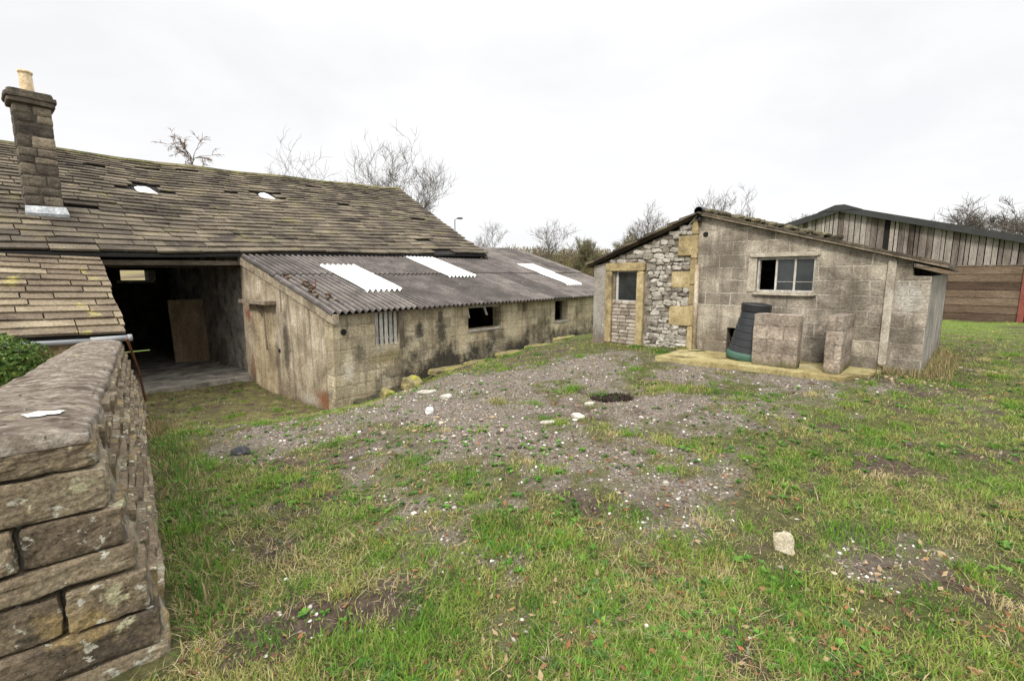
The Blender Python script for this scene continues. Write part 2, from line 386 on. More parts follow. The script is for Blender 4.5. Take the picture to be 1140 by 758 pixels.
# ------------------------------------------------------------------ grass, gravel, straw, weeds
GRASS_C = np.array([(.09, .20, .026), (.148, .268, .036), (.222, .302, .055), (.305, .305, .09), (.46, .39, .20), (.26, .175, .09)])
def scatter(n, y0, y1, pw, spread=1.35):
    u = rng.random(n); a = 1 - pw
    Y = (y0 ** a + u * (y1 ** a - y0 ** a)) ** (1 / a)
    X = (rng.random(n) * 2 - 1) * (spread * Y + .5)
    return X, Y
def blades(name, label, X, Y, h, w, lean, cols, mat, flat=False):
    n = len(X); Z = gz(X, Y) - .004
    az = rng.random(n) * 2 * np.pi; dx, dy = np.cos(az), np.sin(az); px_, py_ = -dy, dx
    tw = rng.normal(0, .5, n); px2, py2 = np.cos(az + np.pi / 2 + tw), np.sin(az + np.pi / 2 + tw)
    hx = h * np.cos(lean); hl = h * np.sin(lean)
    P = np.zeros((n, 5, 3))
    P[:, 0] = np.stack([X - px_ * w / 2, Y - py_ * w / 2, Z], 1); P[:, 1] = np.stack([X + px_ * w / 2, Y + py_ * w / 2, Z], 1)
    mx, my, mz = X + dx * hl * .38, Y + dy * hl * .38, Z + hx * .62
    P[:, 2] = np.stack([mx + px2 * w * .42, my + py2 * w * .42, mz], 1); P[:, 3] = np.stack([mx - px2 * w * .42, my - py2 * w * .42, mz], 1)
    P[:, 4] = np.stack([X + dx * hl * 1.05, Y + dy * hl * 1.05, Z + hx * .92 + .004], 1)
    b0 = np.arange(n)[:, None] * 5
    L = (b0 + np.array([[0, 1, 2, 3, 3, 2, 4]])).ravel()
    st = (np.arange(n)[:, None] * 7 + np.array([[0, 4]])).ravel(); tt = np.tile([4, 3], n)
    C = np.repeat(cols[:, None, :], 5, 1).reshape(-1, 3)
    o = np_mesh(name, P.reshape(-1, 3), L, st, tt, C, mat)
    tag(o, label, 'grass', kind='stuff'); return o
def pick_cols(X, Y, lush, n):
    k = fbm(X * 1.7 + 40, Y * 1.7, None, 61, 4) * .95 + rng.random(n) * .52 - .235
    idx = np.clip(((k - .22) / .75 + (1 - lush) * .28) * 5.2, 0, 5.0)
    i0 = np.clip(np.floor(idx).astype(int), 0, 4); f = (idx - i0)[:, None]
    return (GRASS_C[i0] * (1 - f) + GRASS_C[i0 + 1] * f) * (.75 + .5 * rng.random((n, 1)))
def lushness(X, Y):
    l = .26 + sstep(1.8, 4.5, X) * .62 + sstep(11, 17, Y) * .4 + (fbm(X * .7, Y * .7 + 30, None, 71, 3) - .35) * 1.1
    return np.clip(l, 0, 1)
M_GRASS = vcol('grass blade', .75, .35)
NB_ = 900000
X, Y = scatter(NB_, 1.15, 24, 1.05)
# gather blades into tufts
tx, ty = scatter(80000, 1.15, 24, 1.05)
ti = rng.integers(0, len(tx), NB_); tuft = rng.random(NB_) < .78
X = np.where(tuft, tx[ti] + rng.normal(0, .021, NB_) * (1 + ty[ti] * .08), X); Y = np.where(tuft, ty[ti] + rng.normal(0, .021, NB_) * (1 + ty[ti] * .08), Y)
g = gravel_mask(X, Y); s_ = soil_mask(X, Y); yd = yard_mask(X, Y); lu = lushness(X, Y)
pat = fbm(X * 2.6, Y * 2.6, None, 81, 3)
dens = np.clip(1.05 - 1.05 * sstep(.25, .8, g), .2, 1) * (1 - .88 * s_) * (1 - .45 * yd) * np.clip(.30 + 2.8 * (pat - .36) + lu * .42, .07, 1)
keep = (rng.random(NB_) < dens) & ~in_building(X, Y)
X, Y, lu, ti, tuft, g = X[keep], Y[keep], lu[keep], ti[keep], tuft[keep], g[keep]; n = len(X)
tj = rng.random(len(tx))
hp_ = fbm(X * 1.4 + 70, Y * 1.4, None, 63, 3)
h = (.010 + .034 * rng.random(n) ** 2.0 + .012 * lu * rng.random(n) + np.where(tuft, .04 * tj[ti] ** 5, 0)) * (.42 + 1.1 * np.clip(hp_ - .15, 0, 1)) * (1 - .35 * sstep(.2, .6, g)) * (1 + Y * .012)
w = (.0019 + .0018 * rng.random(n)) * (1 + Y * .19)
lean = np.clip(rng.normal(.92, .42, n), .05, 1.5)
cols = pick_cols(X, Y, lu, n); cj = rng.random(len(tx)); pal = GRASS_C[np.clip((cj * 5.2).astype(int), 0, 4)]
cols = np.where(tuft[:, None], (cols * .62 + pal[ti] * .38) * (.72 + .6 * tj[ti])[:, None], cols)
blades('grass', 'short rough winter grass growing in tufts over the yard and field', X, Y, h, w, lean, cols, M_GRASS)
# bigger bright tufts
nt_ = 900; cx_, cy_ = scatter(nt_, 1.3, 14, 1.1); kk = (~in_building(cx_, cy_)) & (gravel_mask(cx_, cy_) < rng.uniform(.3, .95, nt_)); cx_, cy_ = cx_[kk], cy_[kk]
R_ = rng.uniform(.025, .085, len(cx_)); cnt = (90 * (R_ / .06) ** 1.6).astype(int) + 25; ti = np.repeat(np.arange(len(cx_)), cnt); n = len(ti)
X = cx_[ti] + rng.normal(0, 1, n) * R_[ti]; Y = cy_[ti] + rng.normal(0, 1, n) * R_[ti]; ok = ~in_building(X, Y); X, Y, ti = X[ok], Y[ok], ti[ok]; n = len(X)
tc_ = GRASS_C[rng.choice(5, len(cx_), p=[.28, .32, .22, .1, .08])]
blades('grass_tufts', 'thick brighter grass tufts standing out of the rough turf', X, Y, (.02 + .05 * rng.random(n)) * (.5 + R_[ti] * 9) * (1 + Y * .02), (.003 + .0022 * rng.random(n)) * (1 + Y * .14), np.clip(rng.normal(.8, .35, n), .05, 1.45), tc_[ti] * (.7 + .55 * rng.random((n, 1))), M_GRASS)
# dead straw lying flat
X, Y = scatter(60000, 1.15, 13, 1.2)
k = (rng.random(len(X)) < np.clip((fbm(X * 1.2 + 5, Y * 1.2, None, 91, 3) - .36) * 3.2, .05, 1)) & ~in_building(X, Y) & (rng.random(len(X)) > gravel_mask(X, Y) * .8)
X, Y = X[k], Y[k]; n = len(X)
cs = np.array([(.50, .42, .25), (.40, .32, .19), (.30, .2, .11)])[rng.integers(0, 3, n)] * (.7 + .5 * rng.random((n, 1)))
st_ = blades('dead_straw', 'pale dead grass stems lying flat among the green grass', X, Y, .04 + .09 * rng.random(n), (.0022 + .0015 * rng.random(n)) * (1 + Y * .12), np.clip(rng.normal(1.32, .14, n), .8, 1.5), cs, M_GRASS)
# low broad-leaved weeds
X, Y = scatter(6500, 1.25, 13, 1.15)
k = (fbm(X * 1.5, Y * 1.5 + 60, None, 95, 3) > .47) & ~in_building(X, Y); X, Y = X[k], Y[k]
VV = []; CC = []; LL = []
for x, y in zip(X, Y):
    nl = rng.integers(7, 15); R = rng.uniform(.016, .045) * (1 + y * .05); base = np.array([(.08, .20, .03), (.13, .26, .045), (.07, .15, .04), (.17, .24, .06)])[rng.integers(0, 3)] * rng.uniform(.8, 1.25)
    z = float(gz(np.array([x]), np.array([y]))[0])
    for i in range(nl):
        a = rng.random() * 6.28; r = R * rng.uniform(.5, 1); el = rng.uniform(.15, .9); wd = r * rng.uniform(.2, .36)
        d = np.array([math.cos(a) * math.cos(el), math.sin(a) * math.cos(el), math.sin(el)]); p = np.array([-math.sin(a), math.cos(a), 0])
        o = np.array([x, y, z + .005]); b = len(VV)
        VV += [o, o + d * r * .55 + p * wd, o + d * r - np.array([0, 0, r * .15]), o + d * r * .55 - p * wd]; LL += [b, b + 1, b + 2, b + 3]; CC += [base * rng.uniform(.8, 1.2)] * 4
wd_ = np_mesh('weeds', VV, LL, np.arange(len(VV) // 4) * 4, np.full(len(VV) // 4, 4), np.array(CC), M_GRASS)
tag(wd_, 'low broad leaved green weeds dotted through the grass', 'weeds', kind='stuff')
# gravel
def ico():
    t = (1 + 5 ** .5) / 2
    v = np.array([(-1, t, 0), (1, t, 0), (-1, -t, 0), (1, -t, 0), (0, -1, t), (0, 1, t), (0, -1, -t), (0, 1, -t), (t, 0, -1), (t, 0, 1), (-t, 0, -1), (-t, 0, 1)], float)
    f = np.array([(0, 11, 5), (0, 5, 1), (0, 1, 7), (0, 7, 10), (0, 10, 11), (1, 5, 9), (5, 11, 4), (11, 10, 2), (10, 7, 6), (7, 1, 8), (3, 9, 4), (3, 4, 2), (3, 2, 6), (3, 6, 8), (3, 8, 9), (4, 9, 5), (2, 4, 11), (6, 2, 10), (8, 6, 7), (9, 8, 1)])
    return v / np.linalg.norm(v[0]), f
IV, IF = ico()
def pebbles(name, label, X, Y, Z, r, cols, mat):
    n = len(X); az = rng.random(n) * 6.28
    sc = np.stack([r * rng.uniform(.7, 1.35, n), r * rng.uniform(.6, 1.1, n), r * rng.uniform(.35, .8, n)], 1)
    P = IV[None] * (1 + rng.normal(0, .16, (n, 12, 1))) * sc[:, None, :]
    ca, sa = np.cos(az)[:, None], np.sin(az)[:, None]
    Q = np.stack([P[..., 0] * ca - P[..., 1] * sa + X[:, None], P[..., 0] * sa + P[..., 1] * ca + Y[:, None], P[..., 2] + Z[:, None]], -1)
    L = (np.arange(n)[:, None, None] * 12 + IF[None]).ravel(); nf = n * 20
    o = np_mesh(name, Q.reshape(-1, 3), L, np.arange(nf) * 3, np.full(nf, 3), np.repeat(cols, 12, 0), mat)
    tag(o, label, 'gravel', kind='stuff'); return o
M_PEB = vcol('gravel stone', .9)
X, Y = scatter(90000, 1.3, 11.5, .9, 1.15)
g = gravel_mask(X, Y); s_ = soil_mask(X, Y)
k = (rng.random(len(X)) < np.clip(sstep(.28, .85, g) + .05 * s_ + .22 * yard_mask(X, Y) * (fbm(X * 2, Y * 2, None, 55, 3) > .5) + .01, 0, 1)) & ~in_building(X, Y); X, Y = X[k], Y[k]; n = len(X)
r = (.0045 + .0095 * rng.random(n) ** 2.5 + (rng.random(n) < .018) * .02 * rng.random(n) * (Y > 3)) * (1 + Y * .045)
pc = np.array([(.172, .147, .122), (.25, .22, .184), (.078, .063, .052), (.40, .37, .33), (.25, .185, .13), (.68, .65, .60)])[rng.choice(6, n, p=[.25, .22, .24, .13, .09, .07])] * rng.uniform(.75, 1.2, (n, 1))
pebbles('gravel', 'grey and white limestone chippings spread over the middle of the yard', X, Y, gz(X, Y) + r * .15, r, pc, M_PEB)

# ------------------------------------------------------------------ materials
M_SLATE = weathered('stone slate', [(.15, (.03, .025, .02)), (.4, (.078, .064, .048)), (.6, (.128, .107, .077)), (.85, (.22, .182, .128))], 1.1, .45,
                    spots=[((.155, .135, .07), 1.6, .56, .16), ((.30, .22, .12), 2.6, .66, .1), ((.035, .03, .025), 4.0, .64, .1), ((.42, .40, .34), 9, .72, .05)], bump=.5, bscale=22)
M_SLATE2 = weathered('lichened stone slate', [(.15, (.06, .046, .034)), (.4, (.135, .105, .074)), (.62, (.205, .165, .112)), (.85, (.31, .26, .18))], 1.4, .55,
                     spots=[((.34, .30, .10), 2.5, .6, .12), ((.05, .042, .035), 3.6, .64, .1), ((.62, .58, .5), 8, .7, .04)], bump=.5, bscale=22)
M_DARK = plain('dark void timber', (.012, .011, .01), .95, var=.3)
M_RENDER = weathered('tan flaking render', [(.12, (.19, .155, .10)), (.38, (.37, .31, .205)), (.6, (.49, .425, .295)), (.85, (.62, .56, .43))], 1.6, 0, con=1.6,
                     spots=[((.26, .15, .065), 2.6, .66, .12), ((.55, .5, .38), 3.3, .68, .06)], brick=(.46, .235, (.26, .205, .13), .012, .55),
                     zstain=(-.8, .66, (.034, .031, .027), .93, .6, 1.7), streak=((.09, .075, .055), .6), bump=.8, bscale=18,
                     marks=[(.30, 0, -.15, .16, .3, .36, (.62, .57, .47), .9), (.30, 0, .1, .13, .3, .35, (.55, .47, .33), .7), (2.05, 0, .45, .16, .3, .28, (.05, .045, .038), .9), (2.7, 0, .3, .2, .3, .5, (.045, .04, .035), .85), (.55, 0, .15, .14, .3, .25, (.12, .10, .075), .8),
                            (1.15, 0, .0, .5, .3, .2, (.20, .17, .07), .7), (3.35, 0, .2, .18, .3, .7, (.56, .47, .31), .8), (5.3, 0, .3, .5, .3, .5, (.56, .48, .33), .6)])
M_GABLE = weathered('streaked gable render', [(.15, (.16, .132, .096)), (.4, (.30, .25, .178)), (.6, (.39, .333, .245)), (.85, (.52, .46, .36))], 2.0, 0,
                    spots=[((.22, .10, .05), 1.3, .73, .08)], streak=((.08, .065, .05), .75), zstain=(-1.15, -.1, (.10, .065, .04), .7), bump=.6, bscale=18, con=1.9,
                    marks=[(0, 2.0, .2, .3, .2, .9, (.055, .047, .038), .85), (0, 2.45, -.2, .3, .13, .8, (.08, .065, .05), .7), (0, 4.0, .78, .3, .2, .24, (.22, .07, .045), .85), (0, 3.6, .9, .3, .12, .2, (.24, .09, .06), .7),  # first two marks darken tall upright bands
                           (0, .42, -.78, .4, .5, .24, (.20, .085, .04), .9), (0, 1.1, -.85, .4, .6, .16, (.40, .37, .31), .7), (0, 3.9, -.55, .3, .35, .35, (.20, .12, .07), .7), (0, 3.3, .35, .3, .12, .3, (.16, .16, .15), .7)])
M_BLOCK = weathered('mottled concrete block', [(.12, (.13, .112, .09)), (.38, (.26, .228, .182)), (.6, (.37, .327, .265)), (.85, (.50, .455, .375))], 2.8, 0,
                    spots=[((.48, .46, .42), 5.5, .69, .05), ((.05, .045, .04), 3.1, .68, .1)], brick=(.45, .228, (.52, .48, .40), .013, .85),
                    zstain=(.1, .7, (.09, .08, .066), .5), streak=((.10, .086, .068), .55), bump=.8, bscale=26, con=1.75,
                    marks=[(0, 2.9, 2.0, .3, .5, .5, (.13, .11, .085), .6), (0, .9, 1.2, .3, .5, .5, (.11, .095, .075), .6), (0, .3, .8, .3, .3, .4, (.12, .10, .08), .5), (0, .25, 1.35, .3, .22, .3, (.5, .48, .44), .6), (0, 1.2, .5, .3, .35, .5, (.06, .052, .044), .8), (0, 3.0, .5, .3, .4, .3, (.14, .11, .075), .6)])  # darkest mark is recess shade painted between the two low block walls
M_SIDE = weathered('pale cement render', [(.2, (.16, .147, .128)), (.5, (.265, .245, .212)), (.8, (.36, .34, .30))], 1.6, 0, spots=[((.55, .53, .5), 6, .7, .05)],
                   streak=((.18, .16, .135), .5), zstain=(.1, .6, (.14, .10, .07), .7), bump=.3, bscale=24)
M_PIER = weathered('reddish concrete block', [(.15, (.10, .082, .066)), (.4, (.215, .175, .14)), (.62, (.31, .255, .205)), (.85, (.42, .37, .31))], 4.5, .25,
                   spots=[((.32, .17, .11), 3.0, .66, .1), ((.58, .55, .5), 8, .72, .04), ((.05, .045, .04), 4, .68, .08)], brick=(.44, .225, (.16, .13, .105), .014, .8),
                   zstain=(.2, .5, (.055, .06, .022), .9), bump=.7, bscale=22)
M_LIME = weathered('white limestone rubble', [(.12, (.13, .115, .095)), (.4, (.29, .262, .222)), (.65, (.42, .39, .34)), (.9, (.58, .555, .505))], 3.5, .6,
                   spots=[((.38, .27, .13), 2.6, .66, .1), ((.12, .11, .10), 5, .7, .08)], bump=.7, bscale=28)
M_MORTAR = weathered('old lime mortar', [(.2, (.12, .105, .085)), (.5, (.215, .19, .15)), (.8, (.32, .29, .235))], 6, 0, bump=.6, bscale=34)
M_OCHRE = weathered('ochre sandstone', [(.15, (.16, .125, .07)), (.42, (.30, .235, .125)), (.65, (.40, .32, .175)), (.9, (.52, .44, .28))], 3.5, .4, con=3.0,
                    spots=[((.18, .14, .08), 3.5, .68, .1)], bump=.4, bscale=30)
M_FRAME = weathered('weathered pale timber', [(.2, (.25, .23, .20)), (.5, (.42, .40, .36)), (.8, (.56, .54, .5))], 4, .4, vec=(1, 1, .25), bump=.3, bscale=40)
M_OAK = weathered('grey brown timber', [(.2, (.09, .07, .05)), (.5, (.19, .155, .115)), (.8, (.30, .255, .195))], 4, .4, vec=(1, 1, .25), bump=.4, bscale=40)
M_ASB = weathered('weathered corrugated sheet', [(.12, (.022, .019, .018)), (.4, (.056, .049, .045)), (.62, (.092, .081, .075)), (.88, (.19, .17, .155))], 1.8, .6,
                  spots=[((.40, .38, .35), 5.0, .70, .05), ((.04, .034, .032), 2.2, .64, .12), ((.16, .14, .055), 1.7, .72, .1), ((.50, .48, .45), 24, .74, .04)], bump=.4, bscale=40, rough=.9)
M_LIGHT = weathered('white rooflight sheet', [(.1, (.55, .55, .52)), (.4, (.76, .77, .75)), (.8, (.82, .83, .82))], 2.0, 0, spots=[((.24, .24, .19), 3.2, .66, .14), ((.30, .29, .24), 18, .69, .08)], bump=.05, fine=.12, rough=.45)
M_CONC = weathered('old concrete floor', [(.2, (.14, .125, .10)), (.5, (.26, .24, .20)), (.8, (.38, .355, .31))], 2.5, 0, spots=[((.10, .09, .07), 2.0, .62, .12)], bump=.3, bscale=26)
M_APRON = weathered('mossy concrete apron', [(.15, (.13, .10, .05)), (.4, (.27, .22, .10)), (.65, (.38, .33, .165)), (.9, (.46, .42, .27))], 2.0, .2,
                    spots=[((.09, .07, .03), 1.6, .56, .14), ((.30, .30, .05), 2.3, .64, .1)], bump=.5, bscale=26)
M_MOSSY = weathered('mossy yellow kerb stone', [(.15, (.08, .07, .045)), (.4, (.17, .145, .075)), (.65, (.26, .22, .10)), (.9, (.36, .33, .21))], 4, .35,
                    spots=[((.26, .26, .04), 3.2, .58, .1), ((.06, .055, .03), 5, .66, .1)], bump=.7, bscale=26)
M_PALE = weathered('pale bare limestone', [(.2, (.28, .25, .20)), (.5, (.44, .41, .35)), (.85, (.58, .56, .50))], 10, .3, bump=.6, bscale=40)
M_WALL = weathered('sandstone garden wall', [(.12, (.075, .06, .044)), (.36, (.165, .128, .088)), (.58, (.25, .198, .13)), (.85, (.37, .315, .22))], 2.6, .45,
                   spots=[((.36, .265, .12), 2.6, .56, .1), ((.05, .042, .034), 6, .62, .08), ((.52, .50, .41), 16, .61, .03), ((.45, .42, .27), 6, .61, .03), ((.035, .03, .024), 38, .66, .05)], bump=1.0, bscale=40, fine=.6)
M_COPE = weathered('weathered cement coping', [(.14, (.085, .066, .05)), (.38, (.165, .132, .103)), (.6, (.25, .21, .168)), (.86, (.37, .33, .275))], 5.5, 0, con=2.6,
                   spots=[((.05, .04, .033), 16, .645, .05), ((.56, .53, .48), 21, .66, .04), ((.30, .25, .14), 3, .62, .12), ((.04, .033, .028), 45, .66, .05)], bump=1.0, bscale=24, vec=(3.2, 1, 1), fine=.5)
M_WHITE = plain('white bird lime', (.74, .74, .71), .8, var=.06)
M_LEAD = plain('lead grey gutter', (.26, .275, .28), .55, var=.12, scale=9)
M_LEADF = weathered('grey lead flashing', [(.2, (.24, .25, .26)), (.5, (.36, .38, .39)), (.8, (.48, .50, .50))], 5, 0, bump=.2, bscale=20, rough=.6)
M_RUST = plain('rusty red iron', (.17, .065, .035), .85, var=.4, scale=20)
M_REDPOST = plain('faded red steel', (.20, .05, .036), .7, var=.35, scale=7)
M_BLACK = plain('black plastic', (.018, .018, .02), .45, var=.2)
M_BIN = plain('black recycled plastic', (.034, .037, .042), .5, var=.2, scale=6)
M_GREEN = plain('green plastic', (.05, .115, .085), .55, var=.15)
M_POT = weathered('buff clay pot', [(.2, (.42, .30, .17)), (.5, (.60, .45, .27)), (.8, (.70, .56, .38))], 5, 0, bump=.15, bscale=20)
M_CHIM = weathered('sooty chimney stone', [(.15, (.045, .038, .03)), (.4, (.10, .085, .066)), (.62, (.17, .142, .105)), (.88, (.27, .225, .16))], 3.0, .5,
                   spots=[((.34, .31, .25), 5, .70, .05), ((.03, .027, .024), 2.2, .62, .12)], bump=.8, bscale=24)
M_GLASS, nt, b = start('dusty window glass')
tc = N(nt, 'ShaderNodeTexCoord').outputs['Object']
nt.links.new(ramp(nt, noise(nt, tc, 2.5, 6), [(.3, (.008, .010, .010)), (.7, (.045, .052, .052))]), b.inputs['Base Color']); b.inputs['Roughness'].default_value = .12; b.inputs['Specular IOR Level'].default_value = .5
M_BOARD = weathered('grey weathered cladding', [(.14, (.05, .037, .03)), (.38, (.15, .125, .11)), (.6, (.27, .238, .215)), (.86, (.40, .36, .33))], 2.2, .5, vec=(1, 1, .2),
                    spots=[((.22, .10, .07), 2.4, .7, .08)], bump=.4, bscale=30)
M_SLEEP = weathered('brown horizontal boards', [(.15, (.045, .029, .021)), (.45, (.098, .066, .047)), (.7, (.14, .099, .071)), (.9, (.19, .142, .103))], 2.5, .55, vec=(.25, .25, 1), bump=.4, bscale=30)
M_FBROOF = plain('dark fibre cement', (.035, .036, .036), .9, var=.25, scale=3)
M_PLY = weathered('faded plywood', [(.2, (.20, .145, .09)), (.5, (.28, .21, .135)), (.8, (.36, .28, .185))], 3, 0, vec=(1, 1, .2), bump=.1, bscale=30)
M_PLASTER = weathered('dirty limewash', [(.15, (.13, .115, .10)), (.4, (.26, .235, .205)), (.65, (.38, .35, .31)), (.9, (.52, .49, .44))], 2.6, 0, spots=[((.09, .08, .07), 2, .62, .12)], bump=.6, bscale=16)
M_BARK = plain('bare winter bark', (.095, .08, .066), .95, var=.35, scale=3)
M_BARK2 = plain('olive lichened bark', (.135, .125, .07), .95, var=.3, scale=3)
M_REDDISH = plain('reddish twig bark', (.15, .095, .07), .95, var=.3, scale=3)
M_LEAF = vcol('evergreen leaf', .55, .25)
M_SCRUB = vcol('winter scrub twig', .95, .2)

# ------------------------------------------------------------------ barn
RB = rad(50)
barn = empty('stone_barn', (B0[0], B0[1], 0), RB, 'long stone barn with sagging stone slate roof, chimney and dark open bay', 'barn')
def eave(s): return np.array([s, 4.0, 2.11 + (s + 4) * .033 + .02 * math.sin(s * 1.1)])
RS = [(-7, 4.98), (-3.4, 5.0), (-1.7, 5.0), (.4, 5.07), (3, 5.21), (6.6, 5.40), (8.7, 5.56)]
def ridge(s):
    for (a, za), (b, zb) in zip(RS, RS[1:]):
        if s <= b: k = (s - a) / (b - a); return np.array([s, 9.35, za + (zb - za) * k + .015 * math.sin(s * 2.3)])
    return np.array([s, 9.35, RS[-1][1]])
def roofp(s, k):
    e, r = eave(s), ridge(s); p = e + (r - e) * k; p[2] -= .10 * math.sin(math.pi * k) * (.6 + .4 * math.sin(s * .7 + 1)) ; return p
SKY = [(-1.24, -.78, .605, .70), (1.97, 2.38, .665, .755)]       # openings s0,s1,k0,k1
def roof_nrm(): return np.array([0, -.48, .877])
def slate_roof(fp, s0, s1, n_course, slope_len, e0, e1, wmin, wmax, thick, seed, holes=(), verge_var=.04):
    R = random.Random(seed); mb = MB(); ks = [0.0]
    for i in range(n_course): ks.append(ks[-1] + (e0 + (e1 - e0) * i / n_course))
    ks = [k / ks[-1] for k in ks]
    for i in range(n_course):
        k0, k1 = ks[i], min(ks[i + 1] + (ks[i + 1] - ks[i]) * .45, 1.0)
        s = s0 - R.uniform(0, wmin); sag = R.uniform(-.004, .004)
        while s < s1:
            w = R.uniform(wmin, wmax) * (1 - .35 * i / n_course)
            a, b = max(s, s0), min(s + w, s1 + R.uniform(-.02, verge_var)); s += w
            if b - a < .05: continue
            if any(b > h[0] + .1 and a < h[1] - .1 and ks[i + 1] > h[2] + .012 and ks[i] < h[3] - .012 for h in holes): continue
            if R.random() < .012: continue
            dk = R.uniform(-.0035, .0035); lift = thick * (1 + R.random() * .5); g = .006 + R.random() * .006; tl = R.uniform(-.006, .006)
            if R.random() < .012: dk -= .01; lift += .01
            P = []
            for (ss, kk, hh) in ((a + g, k0 + dk, .0), (b - g, k0 + dk, .0), (b - g, k1, -.03), (a + g, k1, -.03)):
                p = fp(ss, kk); p[2] += hh + sag; P.append(p)
            up = np.array([0, -.4, .9]); P[0][2] += tl; P[1][2] -= tl
            top = [P[0] + up * lift, P[1] + up * (lift * R.uniform(.8, 1.2)), P[2] + up * lift * .6, P[3] + up * lift * .6]
            c = min(1, max(0, R.gauss(.5, .22)))
            mb.hexa(P + top, c)
    return mb
roof = slate_roof(roofp, -6.0, 8.62, 28, 6.1, .29, .15, .36, .92, .034, 3, SKY).build('roof', M_SLATE, barn)
# roof deck below the slates, with the gaps left open under the two panes
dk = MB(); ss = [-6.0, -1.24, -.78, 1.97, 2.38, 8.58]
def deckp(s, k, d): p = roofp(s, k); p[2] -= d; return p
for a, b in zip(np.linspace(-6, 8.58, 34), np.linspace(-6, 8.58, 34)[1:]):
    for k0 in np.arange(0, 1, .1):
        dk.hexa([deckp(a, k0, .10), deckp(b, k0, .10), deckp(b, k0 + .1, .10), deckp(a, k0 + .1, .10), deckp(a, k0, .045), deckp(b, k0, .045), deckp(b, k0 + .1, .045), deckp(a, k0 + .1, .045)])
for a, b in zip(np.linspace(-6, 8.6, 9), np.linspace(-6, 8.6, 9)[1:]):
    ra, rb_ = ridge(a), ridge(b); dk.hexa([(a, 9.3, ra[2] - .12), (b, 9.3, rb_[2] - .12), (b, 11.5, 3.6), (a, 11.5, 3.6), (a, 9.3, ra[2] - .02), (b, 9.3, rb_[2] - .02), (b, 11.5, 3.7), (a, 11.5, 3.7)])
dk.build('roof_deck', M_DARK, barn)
rg = MB(); R = random.Random(5); s = -6.0
while s < 8.55:
    e = min(s + R.uniform(.4, .6), 8.62); p, q = ridge(s), ridge(e); dz = R.uniform(-.005, .005)
    rg.hexa([(s, 9.18, p[2] - .10 + dz), (e - .008, 9.18, q[2] - .10 + dz), (e - .008, 9.55, q[2] - .10 + dz), (s, 9.55, p[2] - .10 + dz),
             (s, 9.30, p[2] + .045 + dz), (e - .008, 9.30, q[2] + .045 + dz), (e - .008, 9.44, q[2] + .045 + dz), (s, 9.44, p[2] + .045 + dz)], R.random()); s = e
M_RIDGE = weathered('mossy ridge stone', [(.2, (.06, .055, .03)), (.5, (.14, .125, .06)), (.8, (.21, .18, .11))], 3, .4, spots=[((.13, .14, .03), 2.5, .55, .15)], bump=.6, bscale=25)
rg.build('ridge_stones', M_RIDGE, barn)
for (a, b, k0, k1), sk in zip(SKY, (.06, .12)):
    pn = MB(); m_ = .72; d = (b - a)
    pts = [(a + .02, k0), (b, k0 - .004), (b - d * .25, k0 + (k1 - k0) * .62), (b - d * .42, k0 + (k1 - k0) * .78), (a + d * .2, k0 + (k1 - k0) * .7), (a + .0, k0 + (k1 - k0) * .5)]
    P = [roofp(s, k) + np.array([0, -.008, .012]) for s, k in pts]; n = len(P)
    pn.add(P + [p - np.array([0, -.004, .012]) for p in P], [tuple(range(n)), tuple(range(2 * n - 1, n - 1, -1))] + [(i, (i + 1) % n, n + (i + 1) % n, n + i) for i in range(n)])
    tag(pn.build('roof_pane', M_LIGHT, barn), 'small white roof pane under a dark slipped slate' if a < 0 else 'ragged white roof pane farther along the slates')
# walls of the barn
wl = MB()
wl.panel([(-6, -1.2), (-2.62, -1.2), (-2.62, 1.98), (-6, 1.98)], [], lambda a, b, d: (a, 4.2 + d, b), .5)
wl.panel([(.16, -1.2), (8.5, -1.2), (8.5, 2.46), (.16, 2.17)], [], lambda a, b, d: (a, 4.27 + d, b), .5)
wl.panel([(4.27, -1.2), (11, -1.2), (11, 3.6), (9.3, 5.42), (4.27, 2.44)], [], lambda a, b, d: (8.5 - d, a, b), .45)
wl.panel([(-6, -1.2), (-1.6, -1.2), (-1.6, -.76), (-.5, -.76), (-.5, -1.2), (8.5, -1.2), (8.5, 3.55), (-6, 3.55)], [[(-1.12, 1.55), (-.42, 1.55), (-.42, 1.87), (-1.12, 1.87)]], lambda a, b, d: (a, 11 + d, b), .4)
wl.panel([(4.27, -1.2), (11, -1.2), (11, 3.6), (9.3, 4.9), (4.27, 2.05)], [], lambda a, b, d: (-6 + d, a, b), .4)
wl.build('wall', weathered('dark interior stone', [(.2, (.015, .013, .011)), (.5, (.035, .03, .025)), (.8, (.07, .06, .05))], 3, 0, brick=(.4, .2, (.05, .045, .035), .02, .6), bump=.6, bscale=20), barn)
cw = MB(); cw.panel([(4.20, -1.2), (11, -1.2), (11, 3.4), (9.3, 4.95), (4.20, 2.05)], [], lambda a, b, d: (.15 + d, a, b), .35)
cw.build('cross_wall', M_PLASTER, barn)
fl = MB(); fl.box(-2.62, .15, 4.1, 11, -1.2, -.79); fl.build('barn_floor', M_CONC, barn)
ln = MB(); ln.bar((-3.2, 4.16, 1.93), (.3, 4.16, 1.99), .12, .10, .7); ln.bar((-3.2, 4.42, 1.90), (.3, 4.42, 1.96), .3, .14, .1)
ln.bar((-2.6, 6.2, 2.35), (.15, 6.2, 2.35), .16, .2, .1); ln.bar((-2.6, 8.0, 3.1), (.15, 8.0, 3.1), .2, .24, .1)
ln.build('lintel_beam', weathered('dark lintel timber', [(.2, (.03, .024, .018)), (.5, (.075, .06, .045)), (.8, (.15, .125, .095))], 4, .6, vec=(.2, 1, 1), bump=.4), barn)
